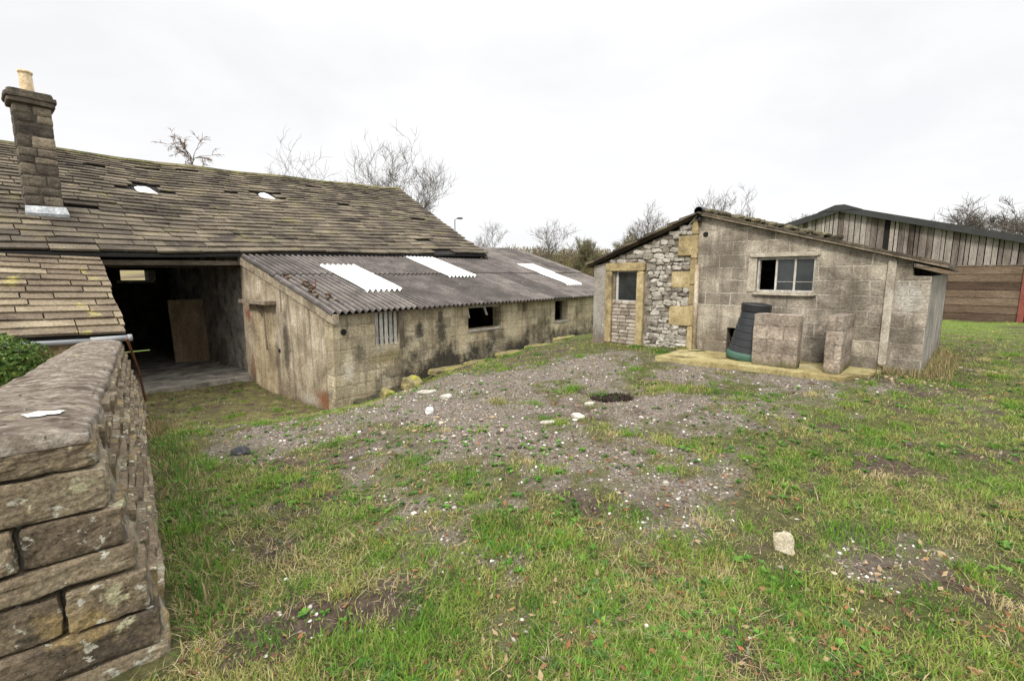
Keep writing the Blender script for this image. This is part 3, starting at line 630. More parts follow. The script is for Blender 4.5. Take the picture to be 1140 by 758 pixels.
wi = MB(); wi.box(-1.25, -.28, 10.86, 10.99, 1.47, 1.55, .8); wi.box(-.42, -.22, 10.93, 10.99, 1.55, 1.87, .6); wi.build('window_surround', M_FRAME, barn)
eg = MB(); eg.bar((-6, 4.05, 2.0), (8.5, 4.1, 2.45), .05, .1, .3); eg.build('eaves_board', M_DARK, barn)
# chimney
cm = MB(); R = random.Random(9); z = 2.55; i = 0
while z < 5.02:
    h = R.uniform(.13, .24); h = min(h, 5.05 - z)
    if h < .06: break
    cut = R.uniform(.2, .38); xs = [-3.42, -3.42 + cut, -2.85] if R.random() < .75 else [-3.42, -2.85]
    for a, b in zip(xs, xs[1:]):
        stone(cm, ((a + b) / 2, 5.5 + .28 + R.uniform(-.008, .008), z + h / 2), ((b - a) / 2 - .004, .28, h / 2 - .004), 4, 14, .012, i, R.random()); i += 1
    z += h
cm.box(-3.40, -2.87, 5.52, 6.05, 2.4, 5.06, .2)
ch = cm.build('chimney', M_CHIM, barn)
cc = MB(); stone(cc, (-3.135, 5.78, 5.20), (.375, .37, .045), 6, 14, .012, 3, .25); stone(cc, (-3.135, 5.78, 5.115), (.345, .345, .05), 6, 14, .012, 4, .35); stone(cc, (-3.135, 5.78, 5.28), (.33, .33, .045), 6, 10, .012, 5, .2)
cc.build('chimney_cap', M_CHIM, ch)
cp = MB(); cp.lathe([(.115, 5.26), (.105, 5.4), (.098, 5.66), (.102, 5.70), (.112, 5.705), (.112, 5.745), (.09, 5.75), (.085, 5.5)], 24, .5, (-3.15, 5.72, 0)); cp.build('chimney_pot', M_POT, ch, smooth=True)
fs_ = MB(); fs_.hexa([(-3.45, 5.40, 2.84), (-2.80, 5.40, 2.86), (-2.82, 5.485, 2.90), (-3.43, 5.485, 2.90), (-3.45, 5.38, 2.93), (-2.80, 5.38, 2.95), (-2.83, 5.475, 3.10), (-3.43, 5.475, 3.08)]); fs_.build('lead_flashing', M_LEADF, ch)

# ------------------------------------------------------------------ outshut on the left
ou = empty('stone_outshut', (B0[0], B0[1], 0), RB, 'low stone outshut with lichened stone slate roof against the barn', 'outbuilding')
def outp(s, k):
    return np.array([s - .06 * (1 - k), 2.12 + (4.02 - 2.12) * k, .685 - (s + 2.7) * .03 + (2.04 - .685) * k - .04 * math.sin(math.pi * k)])
slate_roof(outp, -6.0, -2.58, 13, 2.3, .24, .15, .45, 1.05, .036, 12, (), .02).build('roof', M_SLATE2, ou)
od = MB(); od.hexa([(-6, 2.16, .68), (-2.66, 2.16, .60), (-2.60, 4.0, 1.92), (-6, 4.0, 2.0), (-6, 2.16, .74), (-2.66, 2.16, .66), (-2.60, 4.0, 2.0), (-6, 4.0, 2.06)]); od.build('roof_deck', M_DARK, ou)
ow = MB(); ow.panel([(-6, -1), (-2.74, -1), (-2.74, .62), (-6, .72)], [], lambda a, b, d: (a, 2.28 + d, b), .35)
ow.panel([(2.63, -1), (4.18, -1), (4.18, 1.92), (2.63, .85)], [], lambda a, b, d: (-2.74 - d, a, b), .35)
ow.build('wall', weathered('warm tan render', [(.15, (.24, .17, .09)), (.45, (.40, .30, .17)), (.8, (.52, .43, .28))], 2.5, 0, spots=[((.22, .12, .05), 2.2, .66, .1), ((.55, .5, .4), 5, .7, .05)], bump=.5, bscale=20), ou)
gu = MB(); gu.tube([(-6, 2.05, .66), (-4.2, 2.05, .635), (-3.1, 2.05, .60)], .042, 10); gu.tube([(-3.14, 2.05, .612), (-2.62, 2.05, .605)], .05, 10)
gt = gu.build('gutter', M_LEAD, ou, smooth=True)
g2 = MB(); g2.tube([(-3.2, 2.06, .60), (-3.2, 2.10, .46)], .032, 8); g2.build('gutter_outlet', M_LEAD, gt, smooth=True)
g3 = MB(); g3.tube([(-2.66, 2.05, .605), (-2.60, 2.05, .605)], .062, 10); g3.build('gutter_collar', M_LEAD, gt, smooth=True)

# ------------------------------------------------------------------ lean-to cowshed
le = empty('lean_to_cowshed', (B0[0], B0[1], 0), RB, 'low rendered cowshed with corrugated roof leaning on the barn', 'cowshed')
WIN = [(3.58, 4.82, .34, .93), (7.35, 8.08, .28, .96), (.91, 1.51, .26, .93)]
SE = 12.5
fr = MB(); fr.panel([(0, -1.2), (SE, -1.2), (SE, 1.0), (9, .985), (4, .97), (0, .93)], [[(a, z0), (b, z0), (b, z1), (a, z1)] for a, b, z0, z1 in WIN], lambda a, b, d: (a, d, b), .3)
fr.build('front_wall', M_RENDER, le)
def lz(s, t):
    return 1.0 + .004 * s + (t / 4.25) * (1.20 + .012 * s) + .012 * math.sin(s * .9 + t) * min(1, t / 3)
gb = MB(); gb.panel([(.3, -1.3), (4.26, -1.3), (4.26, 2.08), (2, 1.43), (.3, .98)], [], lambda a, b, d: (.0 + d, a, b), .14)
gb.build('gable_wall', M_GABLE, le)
q_ = MB(); q_.panel([(0, -1.3), (.298, -1.3), (.298, .985), (0, .91)], [], lambda a, b, d: (.002 + d, a + .302, b), .1)  # corner return behind the front wall
fe = MB(); fe.panel([(.3, -1.2), (5.75, -1.2), (5.75, 2.4), (.3, .95)], [], lambda a, b, d: (SE - d, a, b), .25); fe.panel([(8.6, -1.2), (SE, -1.2), (SE, 2.5), (8.6, 2.4)], [], lambda a, b, d: (a, 5.7 - d, b), .2)
fe.build('far_wall', M_RENDER, le)
# corner pilaster of pale render patch and plinth
pl = MB(); R = random.Random(4)
for i in range(13):
    a = .35 + i * .26; stone(pl, (a + .13, -.12 - .04 * R.random(), -.845 + .016 * i + R.uniform(-.02, .02)), (.15, .15, .10), 4, 4, .03, i + 40, R.random())
pl.build('plinth', weathered('black mossy footing', [(.2, (.03, .028, .02)), (.5, (.07, .065, .04)), (.8, (.11, .11, .045))], 5, .3, spots=[((.07, .085, .02), 4, .55, .1)], bump=.8), le)
bl = MB(); bl.panel([(2.55, -1.2), (3.75, -1.2), (3.75, 1.02), (2.55, 1.02)], [], lambda a, b, d: (-.012 + d, a, b), .012); bl.build('blocked_doorway', weathered('ochre render infill', [(.2, (.22, .175, .115)), (.5, (.36, .29, .19)), (.8, (.46, .385, .27))], 2, 0, streak=((.13, .10, .07), .6), bump=.4, bscale=18), le)
sh = MB(); sh.box(-.24, .0, 2.35, 3.85, 1.05, 1.13, .7); sh.bar((-.01, 3.0, .72), (-.2, 3.0, 1.04), .05, .05, .3); sf = sh.build('lintel_shelf', M_OAK, le)
sd = MB(); sd.bar((-.03, 2.94, .0), (-.03, 3.0, .95), .035, .04, .6); sd.build('doorway_post', M_OAK, le)
hs = MB(); hs.tube([(.22, .0, .60), (.22, -.012, .60)], .06, 14); hs.build('wall_hole', M_DARK, le); hs = MB(); hs.tube([(.0, 2.35, .02), (-.012, 2.35, .02)], .05, 12); hs.build('wall_hole', M_DARK, le)
bb = MB()
for a, b in zip(np.linspace(-.14, 4.2, 6), np.linspace(-.14, 4.2, 6)[1:]):
    za, zb = lz(0, a), lz(0, b); bb.hexa([(-.06, a, za - .19), (.06, a, za - .19), (.06, b, zb - .19), (-.06, b, zb - .19), (-.06, a, za - .01), (.06, a, za - .01), (.06, b, zb - .01), (-.06, b, zb - .01)], .6)
bb.build('barge_board', weathered('tan verge mortar', [(.2, (.17, .14, .10)), (.5, (.30, .25, .18)), (.8, (.40, .345, .26))], 4, 0, streak=((.12, .10, .07), .5), bump=.5), le)
# corrugated sheets
PITCHC = .146
def corr(s0, s1, t0f, t1f, nt_, off, sheet_w=1.02, seed=0, edge=.009):
    ns = int(round((s1 - s0) / PITCHC * 8)) + 1
    S = np.linspace(s0, s1, ns); mb = MB(); R = random.Random(seed)
    vs = []; tint = {}
    for j in range(nt_ + 1):
        for s in S:
            t0, t1 = t0f(s), t1f(s); t = t0 + (t1 - t0) * j / nt_
            sheet = int((s - s0) / sheet_w); tint.setdefault(sheet, R.uniform(-.05, .05))
            vs.append((s, t + (tint[sheet] if j == 0 else 0), lz(s, t) + off + .033 * math.cos(2 * math.pi * s / PITCHC) + tint[sheet] * .1))
    n0 = len(vs); vs2 = [(x, y, z - edge) for x, y, z in vs]
    fs = []; cs = []
    sc = {}
    for j in range(nt_):
        for i in range(ns - 1):
            a = j * ns + i; fs.append((a, a + 1, a + ns + 1, a + ns)); sheet = int((S[i] - s0) / sheet_w); sc.setdefault(sheet, R.uniform(.3, .7)); cs.append(sc[sheet] + .42 * math.cos(2 * math.pi * (S[i] + S[i + 1]) / 2 / PITCHC))  # crests lighter, valleys darker: shading of the corrugation put into the face colour
    for i in range(ns - 1): fs.append((i, n0 + i, n0 + i + 1, i + 1)); cs.append(.3)
    for j in range(nt_):
        for i in range(ns - 1):
            a = n0 + j * ns + i; fs.append((a, a + ns, a + ns + 1, a + 1)); cs.append(.3)
    for j in range(nt_):
        for i in (0, ns - 1):
            a = j * ns + i; fs.append((a, a + ns, n0 + a + ns, n0 + a)); cs.append(.3)
    mb.add(vs + vs2, fs); mb.c = cs; return mb
def topt(s): return 3.98 if s < 8.65 else 5.8
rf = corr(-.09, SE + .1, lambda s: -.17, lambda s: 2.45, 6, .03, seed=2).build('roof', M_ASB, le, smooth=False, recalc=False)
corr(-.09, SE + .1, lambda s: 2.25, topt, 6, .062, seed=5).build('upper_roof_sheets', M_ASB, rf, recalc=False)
for i, (a, b, t0, t1, lb) in enumerate(((1.35, 2.36, .92, 3.05, 'white rooflight nearest the gable'), (4.72, 5.78, 1.95, 4.0, 'white rooflight reaching up to the barn eaves'), (9.3, 10.35, .85, 2.2, 'lower half of the far white rooflight'), (9.45, 10.5, 2.24, 3.35, 'upper half of the far white rooflight'))):
    a = round(a / PITCHC) * PITCHC; b = round(b / PITCHC) * PITCHC
    o = corr(a, b, lambda s: t0, lambda s: t1, 6, .079, 5, i, .006).build('rooflight_sheet', M_LIGHT, rf, recalc=False); tag(o, lb)
# loose clutter on verge
vg = MB(); R = random.Random(8)
for i in range(16):
    t = .3 + R.random() * 1.9; s = .1 + R.random() * .25; stone(vg, (s, t, lz(s, t) + .085), (R.uniform(.03, .08), R.uniform(.03, .08), .025), 3, 3, .02, i, R.random())
tag(vg.build('verge_rubble', weathered('brown slate crumbs', [(.2, (.05, .035, .025)), (.5, (.12, .08, .055)), (.8, (.22, .17, .12))], 12, .5), rf), kind='stuff'); ir = MB(); ir.tube([(.30, 1.15, 1.3), (.31, 1.15, 1.62)], .012, 6); ir.build('iron_spike', M_RUST, rf)
# openings
for (a, b, z0, z1), lb in zip(WIN[:2], ('wide black window opening with a broken hanging frame', 'narrow tall dark window opening near the far end')):
    w = MB(); w.box(a - .02, b + .02, -.015, .0, z0 - .05, z0 - .002, .2); w.box(a + .002, b - .002, .06, .16, z1 - .05, z1 - .002, .5)
    if b - a > 1: w.bar((a + .62, .05, z1 - .02), (a + .7, .03, z0 + .34), .06, .03, .9); w.bar((a + .04, .06, z1 - .05), (a + .08, .05, z0 + .3), .04, .03, .9)
    else: w.box(b - .05, b - .002, .16, .2, z0, z1 - .05, .0)
    tag(w.build('window_frame', M_FRAME, le), lb)
a, b, z0, z1 = WIN[2]; sv = MB()
for i in range(5): x = a + .03 + i * .116; sv.box(x, x + .075, .03, .06, z0 - .0, z1, .35 + .12 * (i % 3))
sv.box(a - .0, b, .07, .1, z0 + .1, z0 + .16, .3); sv.build('slatted_vent', M_FRAME, le)
vb = MB(); vb.box(b, b + .13, -.012, .0, z0 - .1, z1, .2); vb.build('vent_post', M_OAK, le)
pg = MB(); pg.box(2.62, 2.72, -.02, 0, .62, .86, .2); pg.build('wooden_pad', M_OAK, le); pg = MB(); pg.box(5.75, 5.87, -.02, 0, .68, .92, .2); pg.build('wooden_pad', M_OAK, le)
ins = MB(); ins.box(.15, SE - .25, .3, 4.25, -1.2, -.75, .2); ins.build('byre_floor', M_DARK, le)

# ------------------------------------------------------------------ things by the barn opening
p = bw_(-.28, 7.55)
bd = empty('plywood_board', (p[0], p[1], -.79), RB + rad(-12), 'faded plywood door panel leaning inside the open barn bay', 'board')
k = MB(); k.hexa([(-.42, 0, 0), (.42, 0, 0), (.42, .025, 0), (-.42, .025, 0), (-.46, .28, 1.78), (.38, .28, 1.80), (.38, .305, 1.80), (-.46, .305, 1.78)]); k.build('panel', M_PLY, bd)
p = bw_(.02, 6.9)
k = MB()
k.hexa([(-.08, 0, 0), (.08, 0, 0), (.08, .04, 0), (-.08, .04, 0), (-.02, .22, 1.6), (.12, .22, 1.62), (.12, .26, 1.62), (-.02, .26, 1.6)], .4)
o = k.build('leaning_plank', M_OAK); o.location = (p[0], p[1], -.79); o.rotation_euler.z = RB + rad(-70); tag(o, 'tall grey plank leaning between plywood panel and limewashed wall', 'plank')
p = bw_(.04, 6.2); k = MB(); k.hexa([(-.13, 0, 0), (.13, 0, 0), (.13, .04, 0), (-.13, .04, 0), (-.13, .1, .72), (.13, .1, .74), (.13, .14, .74), (-.13, .14, .72)], .3)
o = k.build('short_board', M_OAK); o.location = (p[0], p[1], -.79); o.rotation_euler.z = RB + rad(-78); tag(o, 'short dark board propped against the limewashed bay wall', 'board')
k = MB(); k.tube([(-6.02, 7.10, .70), (-6.35, 7.65, .08), (-6.62, 8.05, -.55)], .018, 7)
o = k.build('iron_rod', M_RUST); tag(o, 'thin rusty red rod leaning under the gutter end', 'rod')

# ------------------------------------------------------------------ garden wall (front left)
RW = math.atan2(.768, -.64)
gw = empty('garden_wall', (-1.71, 1.8, 0), RW, 'thick battered sandstone garden wall with rounded cement top', 'wall')
def ztop(x): return 1.0 - .50 * max(0, x) / 8
BAT, BATE = .175, .06
wb = MB(); R = random.Random(21)
def yf(x, z): return -(ztop(x) - z) * BAT
def xf(z): return -(1.0 - z) * BATE
courses = [(1.0, .885), (.885, .70), (.70, .52), (.52, .40), (.40, .215), (.215, .05), (.05, -.14)]
ends = [[.33, .30, .4], [.78, .4], [.32, .13, .5], [.72, .4], [.27, .26, .45], [.8, .5], [.46, .5]]
i = 0
for (zt, zb), ws in zip(courses, ends):
    y = yf(0, (zt + zb) / 2); xm = xf((zt + zb) / 2)
    for j, w in enumerate(ws):
        g = .006 + R.random() * .006
        stone(wb, (xm + .14 + R.uniform(-.012, .012), y + w / 2, (zt + zb) / 2), (.15, w / 2 - g, (zt - zb) / 2 - .008), 9, 26, .013, i + 3, R.random(), rotm(R.uniform(-.015, .015), R.uniform(-.03, .03), R.uniform(-.02, .02)), 3.2); i += 1
        y += w
# long face
x0s = .27
for ci in range(9):
    x = x0s + R.uniform(0, .1)
    while x < 8.1:
        w = R.uniform(.16, .5); xm = x + w / 2; ht = R.uniform(.09, .17)
        top = ztop(xm) - .02 - ci * .145 - R.uniform(0, .03); zc = top - ht / 2
        if zc > float(gz(np.array([-1.71 - .64 * xm]), np.array([1.8 + .768 * xm]))[0]) - .15:
            yy = yf(xm, zc)
            stone(wb, (xm, yy + .119 + R.uniform(-.004, .005), zc), (w / 2 - .001, .12, .084), 4 if x > 3 else 6, 22, .012, i + 50, R.random() * .8, rotm(BAT * .8, R.uniform(-.04, .04), R.uniform(-.04, .04)), 2.6); i += 1
        x += w
st_o = wb.build('stonework', M_WALL, gw, smooth=False)
core = MB()
core.hexa([(xf(-.3) + .07, yf(0, -.3) + .012, -.3), (xf(-.3) + .07, 1.2, -.3), (8.1, 1.2, -1), (8.1, yf(8, -1) + .006, -1), (.06, .012, .97), (.06, .55, .97), (8.1, .55, ztop(8.1) - .04), (8.1, .006, ztop(8.1) - .04)])
core.build('mortar_core', M_MORTAR, gw)
def cope(x, y):
    u_ = (y - .29) / .295; prof = .075 * math.sqrt(max(0, 1 - min(1, abs(u_)) ** 2.4)) + .005
    e = .03 * max(0, 1 - max(0, x + .02) / .12) ** 2
    return ztop(x) + prof - e
nx_, ny_ = 420, 64
XX, YY = np.meshgrid(np.linspace(0, 1, nx_) ** 1.5 * 8.05 - .012, np.linspace(.008, .575, ny_))
ZZ = np.vectorize(cope)(XX, YY)
yy_j = (fbm(XX * 5, YY * 5, None, 88, 3) - .5) * .05 * (np.abs(YY - .29) > .25)
ZZ = ZZ + (fbm(XX * 3, YY * 3, None, 77, 3) - .5) * .05 + (fbm(XX * 14, YY * 9, None, 78, 4) - .5) * .026 + (fbm(XX * 40, YY * 26, None, 79, 2) - .5) * .015
cb = MB(); vs = [(x, y, z) for x, y, z in zip(XX.ravel(), (YY + yy_j).ravel(), ZZ.ravel())]; n0 = len(vs)
I2 = np.arange(n0).reshape(ny_, nx_); fs = [tuple(r) for r in np.stack([I2[:-1, :-1], I2[:-1, 1:], I2[1:, 1:], I2[1:, :-1]], -1).reshape(-1, 4)]
low = [(x, y, ztop(x) - .012) for x, y, z in vs]
rim = list(I2[0, :]) + list(I2[1:, -1]) + list(I2[-1, -2::-1]) + list(I2[-2:0:-1, 0])
for a, b in zip(rim, rim[1:] + rim[:1]): fs.append((a, a + n0, b + n0, b))
cb.add(vs + low, fs)
cpo = cb.build('coping', M_COPE, gw, smooth=True)
bs = MB(); pts = []
for k in range(30):
    a = 2 * math.pi * k / 30; r = 1 + (float(vn(np.array([math.cos(a) * 2.2 + 9]), np.array([math.sin(a) * 2.2]), None, 4)[0]) - .5) * .5 + .06 * math.sin(a * 7 + 1)
    pts.append((.36 + .062 * r * math.cos(a) , .17 + .075 * r * math.sin(a)))
rings = [[(.36 + (x - .36) * f, .17 + (y - .17) * f) for x, y in pts] for f in (1, .75, .5, .25)]
def cz(x, y):
    X1, Y1 = np.array([x]), np.array([y])
    return cope(x, y) + float((fbm(X1 * 3, Y1 * 3, None, 77, 3)[0] - .5) * .05 + (fbm(X1 * 14, Y1 * 9, None, 78, 4)[0] - .5) * .026 + (fbm(X1 * 40, Y1 * 26, None, 79, 2)[0] - .5) * .015)
V_ = [(x, y, cz(x, y) + .006) for r in rings for x, y in r] + [(.36, .17, cz(.36, .17) + .007)]
F2 = [(i * 30 + k, i * 30 + (k + 1) % 30, (i + 1) * 30 + (k + 1) % 30, (i + 1) * 30 + k) for i in range(3) for k in range(30)] + [(90 + k, 90 + (k + 1) % 30, 120) for k in range(30)]
bs.add(V_, F2); bs.build('white_splash', M_WHITE, cpo, smooth=True)

# bush behind the wall
bu = empty('evergreen_bush', (-7.0, 6.2, .10), 0, 'clipped leafy green bush behind the garden wall', 'bush')
k = MB(); k.tube([(0, 0, -.4), (.03, 0, .2), (0, .05, .6)], [.04, .03, .015], 7)
for a in range(9): k.tube([(0, 0, .0), (.2 * math.cos(a), .2 * math.sin(a), .35), (.4 * math.cos(a), .4 * math.sin(a), .6)], [.02, .014, .006], 5)
k.build('stems', M_BARK, bu)
n = 5200; dirs = rng.normal(0, 1, (n, 3)); dirs /= np.linalg.norm(dirs, axis=1)[:, None]
rr = .5 * (rng.random(n) ** .28) * (1 + .3 * (fbm(dirs[:, 0] * 2.5 + 5, dirs[:, 1] * 2.5, dirs[:, 2] * 2.5, 14, 2) - .5))
Pc = dirs * rr[:, None] * np.array([1.0, 1.0, .95]) + np.array([0, 0, .28])
nrm = dirs + rng.normal(0, .55, (n, 3)); nrm /= np.linalg.norm(nrm, axis=1)[:, None]
t1 = np.cross(nrm, rng.normal(0, 1, (n, 3))); t1 /= np.linalg.norm(t1, axis=1)[:, None]; t2 = np.cross(nrm, t1)
L_ = rng.uniform(.022, .04, n)[:, None]
V_ = np.stack([Pc - t1 * L_, Pc + t2 * L_ * .5, Pc + t1 * L_, Pc - t2 * L_ * .5], 1).reshape(-1, 3)
cl_ = np.array([(.05, .105, .022), (.085, .15, .03), (.15, .20, .045)])[rng.integers(0, 3, n)] * rng.uniform(.7, 1.2, (n, 1))
np_mesh('leaves', V_, np.arange(4 * n), np.arange(n) * 4, np.full(n, 4), np.repeat(cl_, 4, 0), M_LEAF, parent=bu)

# ------------------------------------------------------------------ block shed
shd = empty('block_shed', (S0[0], S0[1], 0), rad(45), 'gabled shed half of grey concrete block and half of white rubble stone', 'shed')
Wd = [(1.40, 1.39), (2.28, 1.39), (2.28, 1.985), (1.40, 1.985)]
hole = [(2.54, .2), (2.72, .2), (2.72, .73), (2.54, .73)]
bf = MB(); bf.panel([(0, .0), (2.54, 0), (2.54, .73), (2.72, .73), (2.72, 0), (3.34, 0), (3.34, 2.788), (.22, 1.872), (.20, 1.67), (0, 1.66)], [Wd], lambda a, b, d: (d, a, b), .2)
bf.build('block_wall', M_BLOCK, shd)
sw = MB(); sw.panel([(.2, 0), (5.5, 0), (5.5, 1.72), (.2, 1.66)], [], lambda a, b, d: (a, d, b), .15); sw.panel([(0, 0), (.2, 0), (.2, 1.655), (0, 1.655)], [], lambda a, b, d: (a, -.006 + d, b), .005)
sw.build('side_wall', M_SIDE, shd)
bk = MB(); bk.panel([(0, 0), (5.7, 0), (5.7, 1.9), (3.3, 2.7), (0, 1.7)], [], lambda a, b, d: (5.5 - d, a, b), .2); bk.panel([(.2, 0), (5.5, 0), (5.5, 1.85), (.2, 1.85)], [], lambda a, b, d: (a, 5.68 - d, b), .25); bk.panel([(2.54 , .2), (2.72, .2), (2.72, .75), (2.54, .75)], [], lambda a, b, d: (.45 + d, a, b), .02); bk.build('back_wall', M_BLOCK, shd)
# rubble half: mortar backing + real stones
rbk = MB(); rbk.panel([(3.345, 0), (5.70, 0), (5.70, 1.88), (3.345, 2.72)], [[(4.50, 1.14), (5.16, 1.14), (5.16, 1.84), (4.50, 1.84)]], lambda a, b, d: (.035 + d, a, b), .3)
rbk.build('rubble_backing', M_MORTAR, shd)
rs = MB(); R = random.Random(31); z = .12; i = 0
def topz(y): return 2.80 - (y - 3.33) * .385
Q = [(3.33, 3.73, 2.06, 2.44), (3.45, 3.84, 1.44, 1.76), (3.38, 3.86, .70, 1.08)]
while z < 2.7:
    h = R.uniform(.05, .115); y = 3.47
    while y < 4.42 if z < 1.93 else y < 5.7:
        w = R.uniform(.08, .26); ym = y + w / 2; zc = z + h / 2 + R.uniform(-.012, .012)
        lim = 4.44 if z < 1.93 else 5.72
        if ym + w / 2 < lim + .02 and zc < topz(ym) - .09 and not any(a - .03 < ym < b_ + .03 and c_ - .03 < zc < d_ + .03 for a, b_, c_, d_ in Q):
            stone(rs, (.03 + R.uniform(-.014, .012), ym, zc), (.05, w / 2 - .002, h / 2 - .001 + R.uniform(-.008, .01)), 3, 5, .03, i, R.random(), rotm(R.uniform(-.12, .12), 0, 0)); i += 1
        y += w
    z += h
rs.build('rubble_stonework', M_LIME, shd)
qn = MB()
for j, (a, b, c_, d_) in enumerate(Q): stone(qn, (.03, (a + b) / 2, (c_ + d_) / 2), (.06, (b - a) / 2, (d_ - c_) / 2), 6, 14, .008, j, .4 + .15 * j)
zz = .2
for j, h in enumerate((.5, .42, .38, .5, .45, .3)):
    stone(qn, (.028, 3.405, zz + h / 2), (.055, .062, h / 2 - .004), 4, 14, .006, j + 9, R.random()); zz += h
qn.build('sandstone_quoin', M_OCHRE, shd)
gp = MB(); gp.panel([(5.36, .1), (5.70, .1), (5.70, 1.90), (5.36, 1.95)], [], lambda a, b, d: (.0 + d, a, b), .03); gp.build('corner_render', M_SIDE, shd)
# stone door frame with window and infill
df = MB(); stone(df, (.02, 5.29, .98), (.06, .08, .80), 4, 16, .006, 1, .35); stone(df, (.02, 4.52, .98), (.06, .08, .80), 4, 16, .006, 2, .75); stone(df, (.018, 4.90, 1.865), (.062, .48, .085), 6, 16, .006, 3, .5)
dfo = df.build('stone_door_frame', M_OCHRE, shd)
inf = MB(); R = random.Random(6); z = .2
while z < 1.12:
    y = 4.60
    while y < 5.20:
        w = min(R.uniform(.16, .26), 5.21 - y); 
        if w > .04: stone(inf, (.04, y + w / 2, z + .038), (.04, w / 2 - .004, .034), 3, 8, .006, int(z * 100), R.random())
        y += w
    z += .078
inf.build('brick_infill', weathered('pinkish grey brick', [(.2, (.20, .165, .13)), (.5, (.33, .28, .23)), (.8, (.44, .39, .33))], 5, .5, spots=[((.42, .32, .14), 3, .62, .1)], bump=.5), dfo)
sl_ = MB(); sl_.box(.03, .14, 4.60, 5.21, 1.115, 1.15, .6); sl_.box(.08, .13, 5.11, 5.16, 1.15, 1.80, .9); sl_.box(.08, .13, 4.60, 4.62, 1.15, 1.80, .5); sl_.box(.08, .13, 4.62, 5.11, 1.76, 1.80, .6); wf = sl_.build('window_frame', M_FRAME, dfo)
gl = MB(); gl.box(.10, .108, 4.62, 5.11, 1.15, 1.76); gl.build('pane', M_GLASS, wf)
# block wall window
wf = MB(); wf.box(-.03, .16, 2.30, 2.42, 1.39, 1.985, .7) if False else None
wf.box(.03, .10, 1.405, 1.435, 1.40, 1.98, .6); wf.box(.03, .10, 2.245, 2.275, 1.40, 1.98, .6); wf.box(.03, .10, 1.435, 2.245, 1.945, 1.98, .6); wf.box(.03, .10, 1.435, 2.245, 1.395, 1.43, .6)
wf.box(.03, .10, 1.685, 1.715, 1.43, 1.945, .8); wf.box(.03, .10, 1.965, 1.995, 1.43, 1.945, .8); wf.box(.045, .085, 1.435, 1.965, 1.565, 1.575, .3)
wfo = wf.build('window_frame', M_FRAME, shd)
for a, b in ((1.435, 1.685), (1.715, 1.965)): g = MB(); g.box(.06, .066, a, b, 1.43, 1.945); g.build('pane', M_GLASS, wfo)
lt = MB(); stone(lt, (.0, 1.88, 2.025), (.05, .53, .036), 4, 14, .006, 3, .6); stone(lt, (-.01, 1.84, 1.368), (.06, .48, .024), 4, 14, .005, 4, .5); stone(lt, (-.003, 2.35, 1.69), (.02, .07, .30), 4, 14, .008, 7, .6)
lt.build('window_lintel', weathered('pale concrete lintel', [(.2, (.25, .22, .17)), (.5, (.38, .34, .27)), (.8, (.48, .44, .37))], 5, .3, bump=.3), shd)
po = MB(); stone(po, (-.005, .44, 1.12), (.045, .05, .80), 4, 18, .006, 3, .6); po.build('concrete_post', weathered('pale concrete post', [(.2, (.24, .21, .165)), (.5, (.36, .325, .265)), (.8, (.46, .42, .36))], 4, .0, streak=((.22, .14, .08), .5), bump=.3), shd)
dp = MB(); dp.tube([(-.05, 3.30, .24), (-.05, 3.315, 1.88)], .042, 10); dp.build('downpipe', weathered('brown stained pipe', [(.2, (.26, .20, .13)), (.5, (.40, .34, .255)), (.8, (.5, .45, .37))], 3, 0, streak=((.24, .17, .09), .5), bump=.1), shd, smooth=True)
bp_ = MB(); n = 20
bp_.tube([(-.14, 3.315, 2.86), (.3, 3.315, 2.86)], .082, n, .5, False); bp_.tube([(-.14, 3.315, 2.86), (.3, 3.315, 2.86)], .066, n, .5, False); bp_.tube([(-.02, 3.315, 2.86), (-.015, 3.315, 2.86)], .066, n)
bp_.tube([(-.06, 3.315, 2.79), (-.06, 3.315, 2.66)], .04, 8); bp_.build('ridge_pipe', M_BLACK, shd, smooth=True, recalc=False)
hp = MB(); hp.tube([(-.006, 3.21, 2.44), (.0, 3.21, 2.44)], .05, 16); hp.build('pipe_hole', M_DARK, shd)
cb_ = MB(); cb_.tube([(-.08, 3.35, 2.80), (-.05, 3.55, 2.60), (-.04, 3.72, 2.47)], .006, 5); cb_.build('cable', M_FRAME, shd)
# roof
rr_ = MB(); R = random.Random(13)
rr_.hexa([(-.10, -.16, 1.772), (5.7, -.16, 1.75), (5.7, 3.33, 2.79), (-.10, 3.33, 2.79), (-.10, -.16, 1.81), (5.7, -.16, 1.80), (5.7, 3.33, 2.84), (-.10, 3.33, 2.84)], .3)
rr_.hexa([(-.08, 3.33, 2.79), (5.7, 3.33, 2.79), (5.7, 5.86, 1.86), (-.08, 5.86, 1.86), (-.08, 3.33, 2.83), (5.7, 3.33, 2.83), (5.7, 5.86, 1.90), (-.08, 5.86, 1.90)], .2)
y = 5.84
while y > 3.45:
    zb = 2.83 - (y - 3.33) * .368
    for x in np.arange(-.16, 5.6, .42):
        w = .42 - R.uniform(0, .03); dx = R.uniform(-.03, .02) if x < 0 else 0; l = .03 * R.random()
        rr_.hexa([(x + dx, y, zb + .005), (x + w, y, zb + .005), (x + w, y - .34, zb + .115), (x + dx, y - .34, zb + .115), (x + dx, y, zb + .045 + l), (x + w, y, zb + .045 + l), (x + w, y - .34, zb + .14), (x + dx, y - .34, zb + .14)], R.random())
    y -= .24
y = -.12
